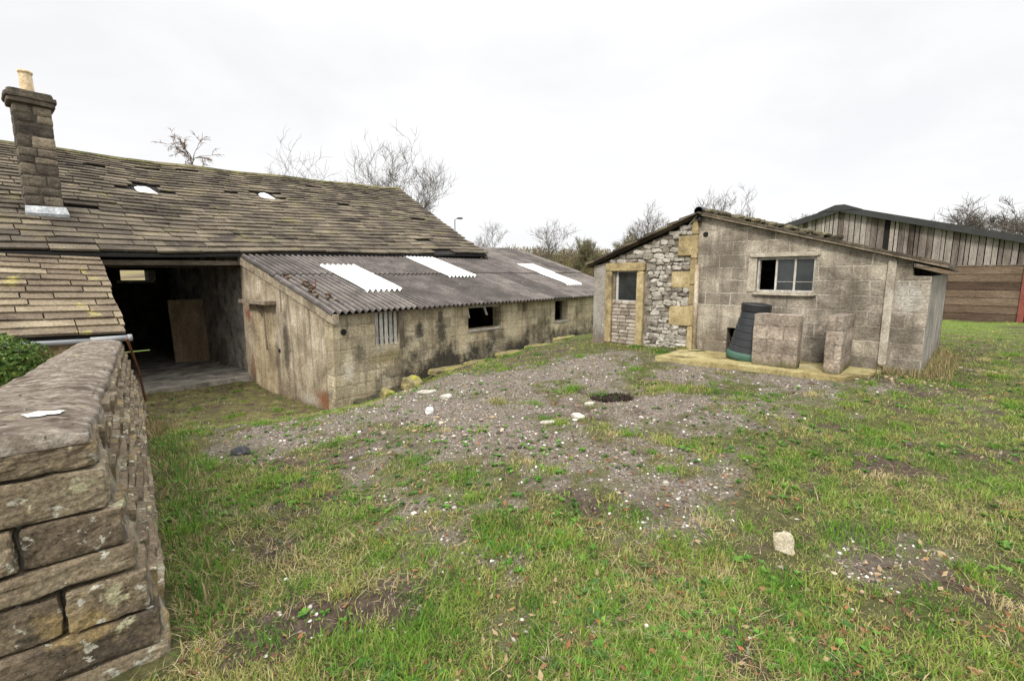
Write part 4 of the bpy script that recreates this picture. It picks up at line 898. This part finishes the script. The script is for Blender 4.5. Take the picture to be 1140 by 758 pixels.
while y < 3.2:
    zb = 1.81 + (y + .16) * .2945
    for x in np.arange(-.13, 5.6, .42):
        w = .42 - R.uniform(0, .03); l = .03 * R.random() * (1 if y > 1.5 else .3)
        rr_.hexa([(x, y, zb + .004), (x + w, y, zb + .004), (x + w, y + .34, zb + .09), (x, y + .34, zb + .09), (x, y, zb + .035 + l), (x + w, y, zb + .035 + l), (x + w, y + .34, zb + .115), (x, y + .34, zb + .115)], R.random())
    y += .24
rr_.build('roof', M_SLATE, shd)
vb = MB(); vb.hexa([(-.12, -.16, 1.772), (-.103, -.16, 1.772), (-.103, 3.3, 2.79), (-.12, 3.3, 2.79), (-.12, -.16, 1.806), (-.103, -.16, 1.806), (-.103, 3.3, 2.825), (-.12, 3.3, 2.825)], .5); vb.build('verge_board', M_OAK, shd)
ms = MB()
for i in range(46):
    y = 1.2 + 2.0 * (1 - R.random() ** 1.5); zb = 1.81 + (y + .16) * .2945 + .07
    stone(ms, (R.uniform(-.1, .5), y, zb), (R.uniform(.04, .09), R.uniform(.05, .11), R.uniform(.02, .045)), 3, 2.6, .02, i, R.random())
tag(ms.build('moss_cushions', weathered('dry roof moss', [(.2, (.05, .045, .03)), (.5, (.11, .095, .06)), (.8, (.17, .15, .09))], 8, .4, bump=.9), shd), kind='stuff')

# apron, low walls, compost bin
ap = MB(); R = random.Random(17)
edge = [(-1.30, 3.45), (-1.34, 2.9), (-1.22, 2.5), (-1.2, 2.1), (-1.12, 1.5), (-1.1, .75), (-.55, .52), (-.02, .42), (-.02, 3.45)]
ed2 = []
for (a, b), (c_, d_) in zip(edge, edge[1:] + edge[:1]):
    for k in range(5): t = k / 5; j = R.uniform(-.025, .025) if a < -.03 or c_ < -.03 else 0; ed2.append((a + (c_ - a) * t + j, b + (d_ - b) * t + j))
ap.panel(ed2, [], lambda a, b, d: (a, b, .262 - d), .2)
ao = ap.build('concrete_apron', M_APRON); ao.location = (S0[0], S0[1], 0); ao.rotation_euler.z = rad(45); tag(ao, kind='structure')
def block_pier(name, x0, x1, y0, y1, ztop_, label, seed, mir=False):
    e = empty(name, (*sw_((x0 + x1) / 2, (y0 + y1) / 2), .26), rad(45), label, 'block wall', 'low block walls on the apron'); mb = MB(); R = random.Random(seed)
    hx, hy = (x1 - x0) / 2, (y1 - y0) / 2; hgt = ztop_ - .26
    stone(mb, (0, 0, hgt / 2), (hx, hy, hgt / 2), 9, 40, .012, seed, .5)
    mb.build('blockwork', weathered(label[:30], [(.15, (.14, .115, .092)), (.4, (.27, .222, .178)), (.62, (.38, .32, .26)), (.85, (.50, .445, .375))], 4.5, .3,
             spots=[((.30, .17, .11), 3.0, .67, .1), ((.58, .55, .5), 8, .72, .04), ((.05, .045, .04), 4, .66, .08)], zstain=(-.05, .26, (.075, .08, .02), .9), brick=(.44, .21, (.13, .11, .09), .01, .8), bump=.8, bscale=22), e)
    return e
block_pier('block_pier', -.88, -.66, 1.36, 2.0, 1.08, 'wide low block wall in front of the compost bin', 2)
block_pier('block_pier', -.88, -.03, .82, 1.02, 1.10, 'narrow block wing wall standing end on beside the pale post', 3)
bn = empty('compost_bin', (*sw_(-.40, 2.20), .265), rad(45), 'black ribbed plastic compost bin on a green base', 'compost bin'); bn.rotation_euler = (rad(5), 0, rad(45)); bn.scale = (.92, .92, .93)
k = MB(); pr = [(.355, .12)]
for j in range(6):
    z0_ = .12 + j * .128; r0 = .355 - .022 * j; pr += [(r0, z0_ + .004), (r0 - .008, z0_ + .105), (r0 - .028, z0_ + .112), (r0 - .028, z0_ + .126)]
pr += [(.22, .885)]
k.lathe(pr, 40); k.build('body', M_BIN, bn)
k = MB(); k.lathe([(.37, 0), (.385, .02), (.38, .11), (.36, .135), (.34, .135)], 40); k.build('base', M_GREEN, bn, smooth=True)
k = MB(); k.lathe([(.24, .875), (.25, .885), (.25, 1.0), (.235, 1.015), (.10, 1.03), (.02, 1.03)], 40); k.build('lid', M_BLACK, bn)

# ------------------------------------------------------------------ far timber barn
fb = empty('timber_barn', (15.7, 22, 0), rad(45), 'big timber clad barn with dark shallow gable roof beyond the shed', 'barn')
def ftz(y): return 4.80 - abs(y - .3) * .292
cl2 = MB(); R = random.Random(23); y = 6.2
while y > -6.7:
    w = R.uniform(.13, .26); y1 = y - w + R.uniform(.012, .04)
    if R.random() > .035:
        zt = min(ftz(y), ftz(y1)) - .05; z0 = 2.10 + R.uniform(-.03, .0)
        if y < -5.9: z0 = 2.15
        cl2.hexa([(R.uniform(-.03, 0), y1, z0), (R.uniform(-.03, 0), y, z0), (.02, y, z0), (.02, y1, z0), (-.02, y1, ftz(y1) - .05), (-.02, y, ftz(y) - .05), (.02, y, ftz(y) - .05), (.02, y1, ftz(y1) - .05)], min(1, max(0, R.gauss(.55, .25))))
    y -= w
cl2.build('vertical_cladding', M_BOARD, fb)
sb = MB(); z = -.12
for j in range(7):
    h = .315; sb.box(-.03 + R.uniform(-.01, .01), .03, -5.78, 6.0, z, z + h - .02, R.random()); z += h
sb.build('horizontal_boards', M_SLEEP, fb)
bs2 = MB(); bs2.box(-.06, .06, -5.9, 6.0, -.4, -.125, .1); bs2.build('base_rail', M_OAK, fb)
rl = MB(); rl.box(-.05, .06, -6.7, 6.2, 2.085, 2.13, .2); rl.build('mid_rail', M_OAK, fb)
rp_ = MB(); rp_.box(-.1, .1, -5.95, -5.78, -.3, 2.08); rp_.box(.0, .2, -6.85, -6.7, -.3, 3.0); rp_.build('red_post', M_REDPOST, fb)
rf2 = MB()
for sg in (1, -1):
    L = 7.2; n = 6
    ya, yb = .3, .3 + sg * L; za, zb = ftz(.3) + .0, ftz(.3) - L * .292
    rf2.hexa([(-.28, ya, za - .06), (14, ya, za - .06), (14, yb, zb - .06), (-.28, yb, zb - .06), (-.28, ya, za + .10), (14, ya, za + .10), (14, yb, zb + .10), (-.28, yb, zb + .10)])
    rf2.hexa([(-.34, ya, za - .13), (-.285, ya, za - .13), (-.285, yb, zb - .13), (-.34, yb, zb - .13), (-.34, ya, za + .14), (-.285, ya, za + .14), (-.285, yb, zb + .14), (-.34, yb, zb + .14)])
rf2.build('roof', M_FBROOF, fb)
rc = MB(); rc.hexa([(-.36, -.55, 4.71), (14, -.55, 4.71), (14, 1.15, 4.71), (-.36, 1.15, 4.71), (-.36, .12, 4.98), (14, .12, 4.98), (14, .48, 4.98), (-.36, .48, 4.98)]); rc.build('ridge_cap', M_FBROOF, fb)
dv = MB(); dv.panel([(-6.7, -.3), (6.2, -.3), (6.2, ftz(6.2) - .08), (.3, 4.72), (-6.7, ftz(-6.7) - .08)], [], lambda a, b, d: (.06 + d, a, b), .04); dv.box(.1, 14, -6.75, -6.7, -.3, 2.7); dv.box(.1, 14, 6.2, 6.25, -.3, 2.9); dv.box(13.9, 14, -6.7, 6.2, -.3, 2.8); dv.build('dark_interior', M_DARK, fb)

# ------------------------------------------------------------------ loose stones
def gzz(x, y): return float(gz(np.array([x]), np.array([y]))[0])
def loose(name, x, y, half, rz, label, cat, mat, seed, n=6, p=2.7, up=.3, tilt=0, group=None, c=.5):
    mb = MB(); stone(mb, (0, 0, 0), half, n, p, min(half) * .5, seed, c, rotm(tilt, tilt * .4, 0), 1.6)
    o = mb.build(name, mat); o.location = (x, y, gzz(x, y) + half[2] * up); o.rotation_euler.z = rz; tag(o, label, cat, group)
M_CREAM = weathered('cream broken stone', [(.2, (.32, .27, .18)), (.5, (.50, .44, .32)), (.85, (.60, .56, .46))], 14, .3, bump=.9, bscale=60)
loose('loose_stone', 1.66, 2.60, (.055, .024, .072), -.35, 'upright pale broken stone in the grass with a leafy clump beside it', 'stone', M_CREAM, 5, up=.42, tilt=-.5, p=3.4)
loose('loose_stone', 2.55, 2.52, (.03, .02, .014), .9, 'flat buff stone in the grass at the far right', 'stone', M_OCHRE, 6, up=.6)
loose('loose_stone', .40, 4.93, (.09, .045, .02), .2, 'flat yellowish stone on the gravel, left of a bright white one', 'stone', M_PALE, 7, up=.3, c=.25)
loose('loose_stone', .77, 5.18, (.08, .05, .03), -.3, 'bright white flat stone on the gravel near the dark burnt patch', 'stone', M_PALE, 8, up=.5, c=.9)
loose('loose_stone', .98, 5.65, (.07, .04, .02), .5, 'small cream stone on the gravel just before the dark burnt patch', 'stone', M_PALE, 9, up=.4)
loose('loose_stone', -.92, 6.25, (.085, .06, .045), .5, 'white rounded stone on the gravel below the mossy kerb', 'stone', M_PALE, 10, up=.4, c=.9)
loose('loose_stone', -1.28, 6.75, (.16, .09, .02), .4, 'broad flat grey slab behind the white rounded stone', 'stone', M_PALE, 11, up=.3, c=.1)
loose('loose_stone', -1.05, 5.65, (.045, .035, .05), .1, 'small upright white chip on the gravel bank', 'stone', M_WHITE, 12, up=.6)
loose('loose_stone', 1.22, 3.45, (.025, .02, .02), .1, 'small round pale pebble at the edge of the gravel', 'stone', M_PALE, 13, up=.7)
loose('loose_stone', -2.75, 4.45, (.09, .07, .05), .1, 'dark clinker lump in the grass near the garden wall', 'stone', weathered('dark clinker', [(.2, (.03, .03, .032)), (.6, (.07, .07, .072)), (.9, (.12, .12, .12))], 8, 0, bump=.9), 14, up=.2)
def at_b(s, t): return bw_(s, t)
x, y = at_b(.95, -1.15); loose('kerb_stone', x, y, (.16, .2, .15), 1.3, 'big mossy yellow corner stone heading the line of kerbs', 'kerb stone', M_MOSSY, 21, up=.45, tilt=.3, p=5, group='mossy kerb stones by the cowshed')
x, y = at_b(.45, -1.05); loose('kerb_stone', x, y, (.12, .12, .11), .6, 'smaller square mossy stone in the rubble near the gable corner', 'kerb stone', M_MOSSY, 22, up=.3, tilt=.1, p=6, group='mossy kerb stones by the cowshed')
for i, (s, t, lb) in enumerate(((2.35, -.56, 'first long yellow mossy kerb stone under the wide window opening'), (3.35, -.60, 'second mossy kerb stone along the cowshed ditch'), (4.4, -.66, 'third mossy kerb stone along the cowshed ditch'), (5.5, -.74, 'fourth mossy kerb stone, partly grassed over'), (6.7, -.82, 'farthest mossy kerb stone before the block shed'))):
    x, y = at_b(s, t); loose('kerb_stone', x, y, (.46, .15, .06), rad(50) - .05, lb, 'kerb stone', M_MOSSY, 30 + i, up=.2, p=7, group='mossy kerb stones by the cowshed', c=.4 + .1 * i)
# rubble spill and dark patch
X = []; Y = []; 
for (cx, cy, r_, n_) in ((*bw_(.75, -.95), .22, 70), (*sw_(-.5, .15), .28, 90), (1.95, 2.32, .13, 45), (-.75, 5.0, .35, 60), (*sw_(1.6, -.55), .35, 60)):
    X += list(rng.normal(cx, r_, n_)); Y += list(rng.normal(cy, r_, n_))
X, Y = np.array(X), np.array(Y); n = len(X); r = (.008 + .028 * rng.random(n) ** 2) * np.where(Y < 3, .55, 1)
pebbles('rubble', 'broken brown and pink stone rubble spilled in small heaps', X, Y, gz(X, Y) + r * .4, r, np.array([(.34, .25, .16), (.30, .22, .19), (.24, .19, .14), (.45, .39, .30), (.2, .18, .16)])[rng.integers(0, 5, n)], M_PEB)
n = 700; a = rng.random(n) * 6.28; rr = np.sqrt(rng.random(n)); X = 1.32 + rr * np.cos(a) * .28; Y = 5.92 + rr * np.sin(a) * .2
o = blades('burnt_grass', 'small dark patch of dead burnt stems on the gravel', X, Y, .03 + .05 * rng.random(n), .012 + .01 * rng.random(n), np.clip(rng.normal(1.0, .4, n), .1, 1.5), np.array([(.05, .035, .03)]) * rng.uniform(.6, 1.6, (n, 1)), M_GRASS)
def tall(name, label, pts, n, hmin, hmax, cset):
    P_ = np.array(pts)[rng.integers(0, len(pts), n)] + rng.normal(0, .09, (n, 2))
    blades(name, label, P_[:, 0], P_[:, 1], rng.uniform(hmin, hmax, n), rng.uniform(.006, .011, n), np.clip(rng.normal(.55, .35, n), .05, 1.3), np.array(cset)[rng.integers(0, len(cset), n)] * rng.uniform(.7, 1.2, (n, 1)), M_GRASS)
tall('dry_weeds', 'dry straw coloured weeds standing along the foot of the shed', [sw_(x, -.18) for x in np.linspace(-.1, 3.5, 14)] + [sw_(-.15, y) for y in (.05, .2, .35)], 1500, .06, .24, [(.42, .34, .18), (.3, .22, .12), (.16, .18, .06)])
tall('ditch_weeds', 'brown and green weeds along the garden wall and kerb', [(-4.25 - .11 * i, 5.3 + .13 * i) for i in range(16)], 900, .05, .2, [(.28, .18, .10), (.34, .27, .15), (.12, .17, .045)])

tall('wall_foot_grass', 'longer green grass along the foot of the garden wall', [(-1.42 - .1 * i, 2.0 + .12 * i) for i in range(26)], 1500, .05, .14, [(.085, .19, .03), (.13, .23, .045), (.30, .25, .12)])
# fallen leaves and flakes
n = 5200; X, Y = scatter(n, 1.25, 11, 1.1, 1.2); k = ~in_building(X, Y) & ((rng.random(n) < .3) | (fbm(X * 1.1, Y * 1.1 + 20, None, 121, 3) > .53) | (yard_mask(X, Y) > .5)); X, Y = X[k], Y[k]; n = len(X)
az = rng.random(n) * 6.28; sz = rng.uniform(.006, .017, n) * (1 + Y * .05); Z = gz(X, Y) + .006 + .012 * rng.random(n); tl = rng.normal(0, .35, (n, 2))
ca, sa = np.cos(az), np.sin(az); V_ = np.zeros((n, 4, 3))
for i, (a, b) in enumerate(((-1.3, 0), (0, -.7), (1.3, 0), (0, .7))):
    V_[:, i] = np.stack([X + (a * ca - b * sa) * sz, Y + (a * sa + b * ca) * sz, Z + (a * tl[:, 0] + b * tl[:, 1]) * sz + (abs(a) > 0) * sz * .2], 1)
cl_ = np.array([(.20, .10, .05), (.30, .18, .09), (.14, .08, .045), (.40, .30, .17), (.34, .15, .07)])[rng.integers(0, 5, n)] * rng.uniform(.7, 1.2, (n, 1))
lf_ = np_mesh('fallen_leaves', V_.reshape(-1, 3), np.arange(4 * n), np.arange(n) * 4, np.full(n, 4), np.repeat(cl_, 4, 0), M_GRASS)
tag(lf_, 'small brown fallen leaves and flakes scattered in the grass', 'leaves', kind='stuff')

# ------------------------------------------------------------------ trees
def tree(name, label, px, Y, ztop_, spread, seed, mat=M_BARK, levels=5, trunks=1, group='bare winter trees beyond the yard', up=.25, fork=.32, r0=None, thin=1.0, kids=(3, 5), flat=0.0, L0=.36, ks=.7):
    R = random.Random(seed); X = px_at(px, Y); z0 = gzz(X, Y); Ht = ztop_ - z0
    e = empty(name, (X, Y, z0), 0, label, 'tree', group); tk = MB(); cr = MB(); r0 = r0 or Ht * .022
    def branch(p, d, L, r, lv):
        n = 4 if lv < levels - 1 else 3; pts = [p]; rs = [r]; q = p; dd = d.copy()
        for i in range(n):
            j = Vector((R.gauss(0, 1), R.gauss(0, 1), R.gauss(0, .7))) * (.10 + .05 * lv)
            dd = (dd + j + Vector((0, 0, up * .35 if lv > 0 else .1)) - Vector((0, 0, flat * lv * .12))).normalized()
            q = q + dd * (L / n); pts.append(q); rs.append(r * (1 - .6 * (i + 1) / n))
        (tk if lv == 0 else cr).tube(pts, rs, 6 if lv < 2 else (4 if lv < 4 else 3), .5, False)
        if lv >= levels: return
        nk = R.randint(*kids) + (1 if lv == 0 else 0)
        for k in range(nk):
            f = R.uniform(.35 if lv == 0 else .2, 1.0) if k else 1.0
            i = min(int(f * n), n - 1); t = f * n - i; a = pts[i].lerp(pts[i + 1], min(t, 1)); rr = rs[i] * (1 - min(t, 1)) + rs[i + 1] * min(t, 1)
            ax = Vector((R.gauss(0, 1), R.gauss(0, 1), R.gauss(0, .35))).normalized()
            nd = (dd * (1 - fork) + ax * (fork + spread * .35) + Vector((0, 0, up))).normalized()
            branch(a, nd, L * R.uniform(ks - .14, ks + .12), max(rr * R.uniform(.6, .85), .0085 * thin), lv + 1)
    for t in range(trunks):
        off = Vector((R.uniform(-.5, .5) * (trunks > 1) * 1.2, R.uniform(-.3, .3), 0)); branch(off, Vector((R.uniform(-.12, .12) + off.x * .12, 0, 1)).normalized(), Ht * L0, r0, 0)
    # scale the crown to the height the tree has
    zm = max(v[2] for v in cr.v); k = Ht / zm
    for mb in (tk, cr): mb.v = [(x * k, y * k, z * k) for x, y, z in mb.v]
    tk.build('trunk', mat, e, recalc=False); cr.build('crown', mat, e, recalc=False); return e
def zt(py, Y):
    k = (379 - py) / F_; cp_, sp_ = math.cos(rad(PITCH)), math.sin(rad(PITCH))
    return H + Y * (k * cp_ - sp_) / (cp_ + k * sp_)
tree('pine_tree', 'small wind bent reddish tree showing above the barn ridge', 207, 34, zt(147, 34), .55, 4, M_REDDISH, 4, 1, up=.05, flat=.25, kids=(5, 7), r0=.16, thin=1.7, L0=.55, ks=.42)
tree('bare_tree', 'faint thin bare tree left of the big triple tree', 320, 52, zt(174, 52), .8, 8, M_BARK, 5, 2, thin=1.6)
tree('bare_tree', 'tallest big bare tree rising behind the barn ridge', 395, 42, zt(151, 42), .9, 15, M_BARK, 5, 1, thin=1.3, kids=(3, 4), r0=.26)
tree('bare_tree', 'slender upright bare tree beside the tallest one', 432, 42, zt(160, 42), .7, 23, M_BARK, 5, 1, thin=1.3, kids=(3, 4), r0=.2)
tree('bare_tree', 'low spreading bare tree at the barn roof end', 458, 43, zt(178, 43), 1.0, 27, M_BARK, 5, 1, up=.1, thin=1.6)
tree('bare_tree', 'small dark bare tree between the roof end and round tree', 545, 60, zt(244, 60), .8, 31, M_BARK, 5, 1, thin=1.6, kids=(3, 4))
tree('bare_tree', 'round headed bare tree over the cowshed roof', 588, 58, zt(241, 58), 1.1, 38, M_BARK, 5, 1, thin=1.6, kids=(3, 4), up=.15)
tree('bare_tree', 'olive tinted round tree on the hillside', 649, 62, zt(262, 62), .8, 41, M_BARK2, 5, 1, thin=2.6, kids=(4, 6))
tree('bare_tree', 'short olive bush like tree by the shed roof', 700, 60, zt(257, 60), .9, 45, M_BARK2, 5, 1, thin=2.8, kids=(4, 6))
tree('bare_tree', 'upright bare tree above the left shed slope', 720, 46, zt(218, 46), .6, 48, M_BARK, 5, 1, thin=1.7, r0=.16)
tree('bare_tree', 'bare tree spreading above the shed ridge pipe', 795, 48, zt(206, 48), .8, 53, M_BARK, 5, 1, thin=1.7)
tree('bare_tree', 'faint distant bare tree between shed and timber barn', 878, 90, zt(235, 90), .9, 57, M_BARK, 5, 2, thin=2.6)
tree('bare_tree', 'dense twisted dark tree behind the timber barn roof', 1068, 46, zt(212, 46), 1.0, 61, M_BARK, 5, 1, up=.1, thin=2.6, kids=(5, 6), r0=.45)
tree('bare_tree', 'bare tree cut by the right edge beyond the timber barn', 1150, 48, zt(207, 48), .9, 67, M_BARK, 5, 1, up=.12, thin=2.4, kids=(4, 6), r0=.4)
# street lamp
Y = 60; X = px_at(508, Y); sl2 = empty('street_lamp', (X, Y, gzz(X, Y)), 0, 'tiny street lamp showing beyond the barn roof end', 'street lamp')
hh = zt(245, Y) - gzz(X, Y); k = MB(); k.tube([(0, 0, 0), (0, 0, hh), (.35, 0, hh + .25)], [.07, .05, .04], 6); k.build('pole', M_FBROOF, sl2)
k = MB(); stone(k, (.65, 0, hh + .2), (.36, .14, .11), 3, 5, .01, 1); k.build('lamp_head', M_FBROOF, sl2)
# scrub on the hill: a far mass of twigs
n = 60000; X = rng.uniform(-24, 34, n); Y = 68 + rng.random(n) * 26; g = fbm(X * .16, Y * .16, None, 101, 3)
topn = 2.2 + 6.5 * np.clip(g - .25, 0, 1) * (1 + .5 * (vn(X * .6, Y * .6, None, 5) - .5)); hz = rng.random(n) ** .8 * topn
Z = gz(X, Y) + hz; az = rng.random(n) * 6.28; el = rng.uniform(.3, 1.5, n); Ls = rng.uniform(.25, .6, n); ww = rng.uniform(.03, .08, n)
d = np.stack([np.cos(az) * np.cos(el), np.sin(az) * np.cos(el), np.sin(el)], 1) * Ls[:, None]; s_ = np.stack([np.ones(n), np.zeros(n), np.zeros(n)], 1) * ww[:, None]; o = np.stack([X, Y, Z], 1)
V_ = np.stack([o - s_, o + s_, o + d + s_ * .3, o + d - s_ * .3], 1).reshape(-1, 3)
cl_ = np.array([(.17, .13, .075), (.20, .165, .08), (.13, .105, .06), (.15, .15, .05)])[(np.clip(fbm(X * .1, Y * .1, None, 111, 2) * 1.6 - .3, 0, .99) * 4).astype(int)] * rng.uniform(.7, 1.25, (n, 1))
sc_ = np_mesh('scrub', V_, np.arange(4 * n), np.arange(n) * 4, np.full(n, 4), np.repeat(cl_, 4, 0), M_SCRUB)
tag(sc_, 'far brown winter scrub covering the low hillside beyond the roofs', 'scrub', kind='stuff')
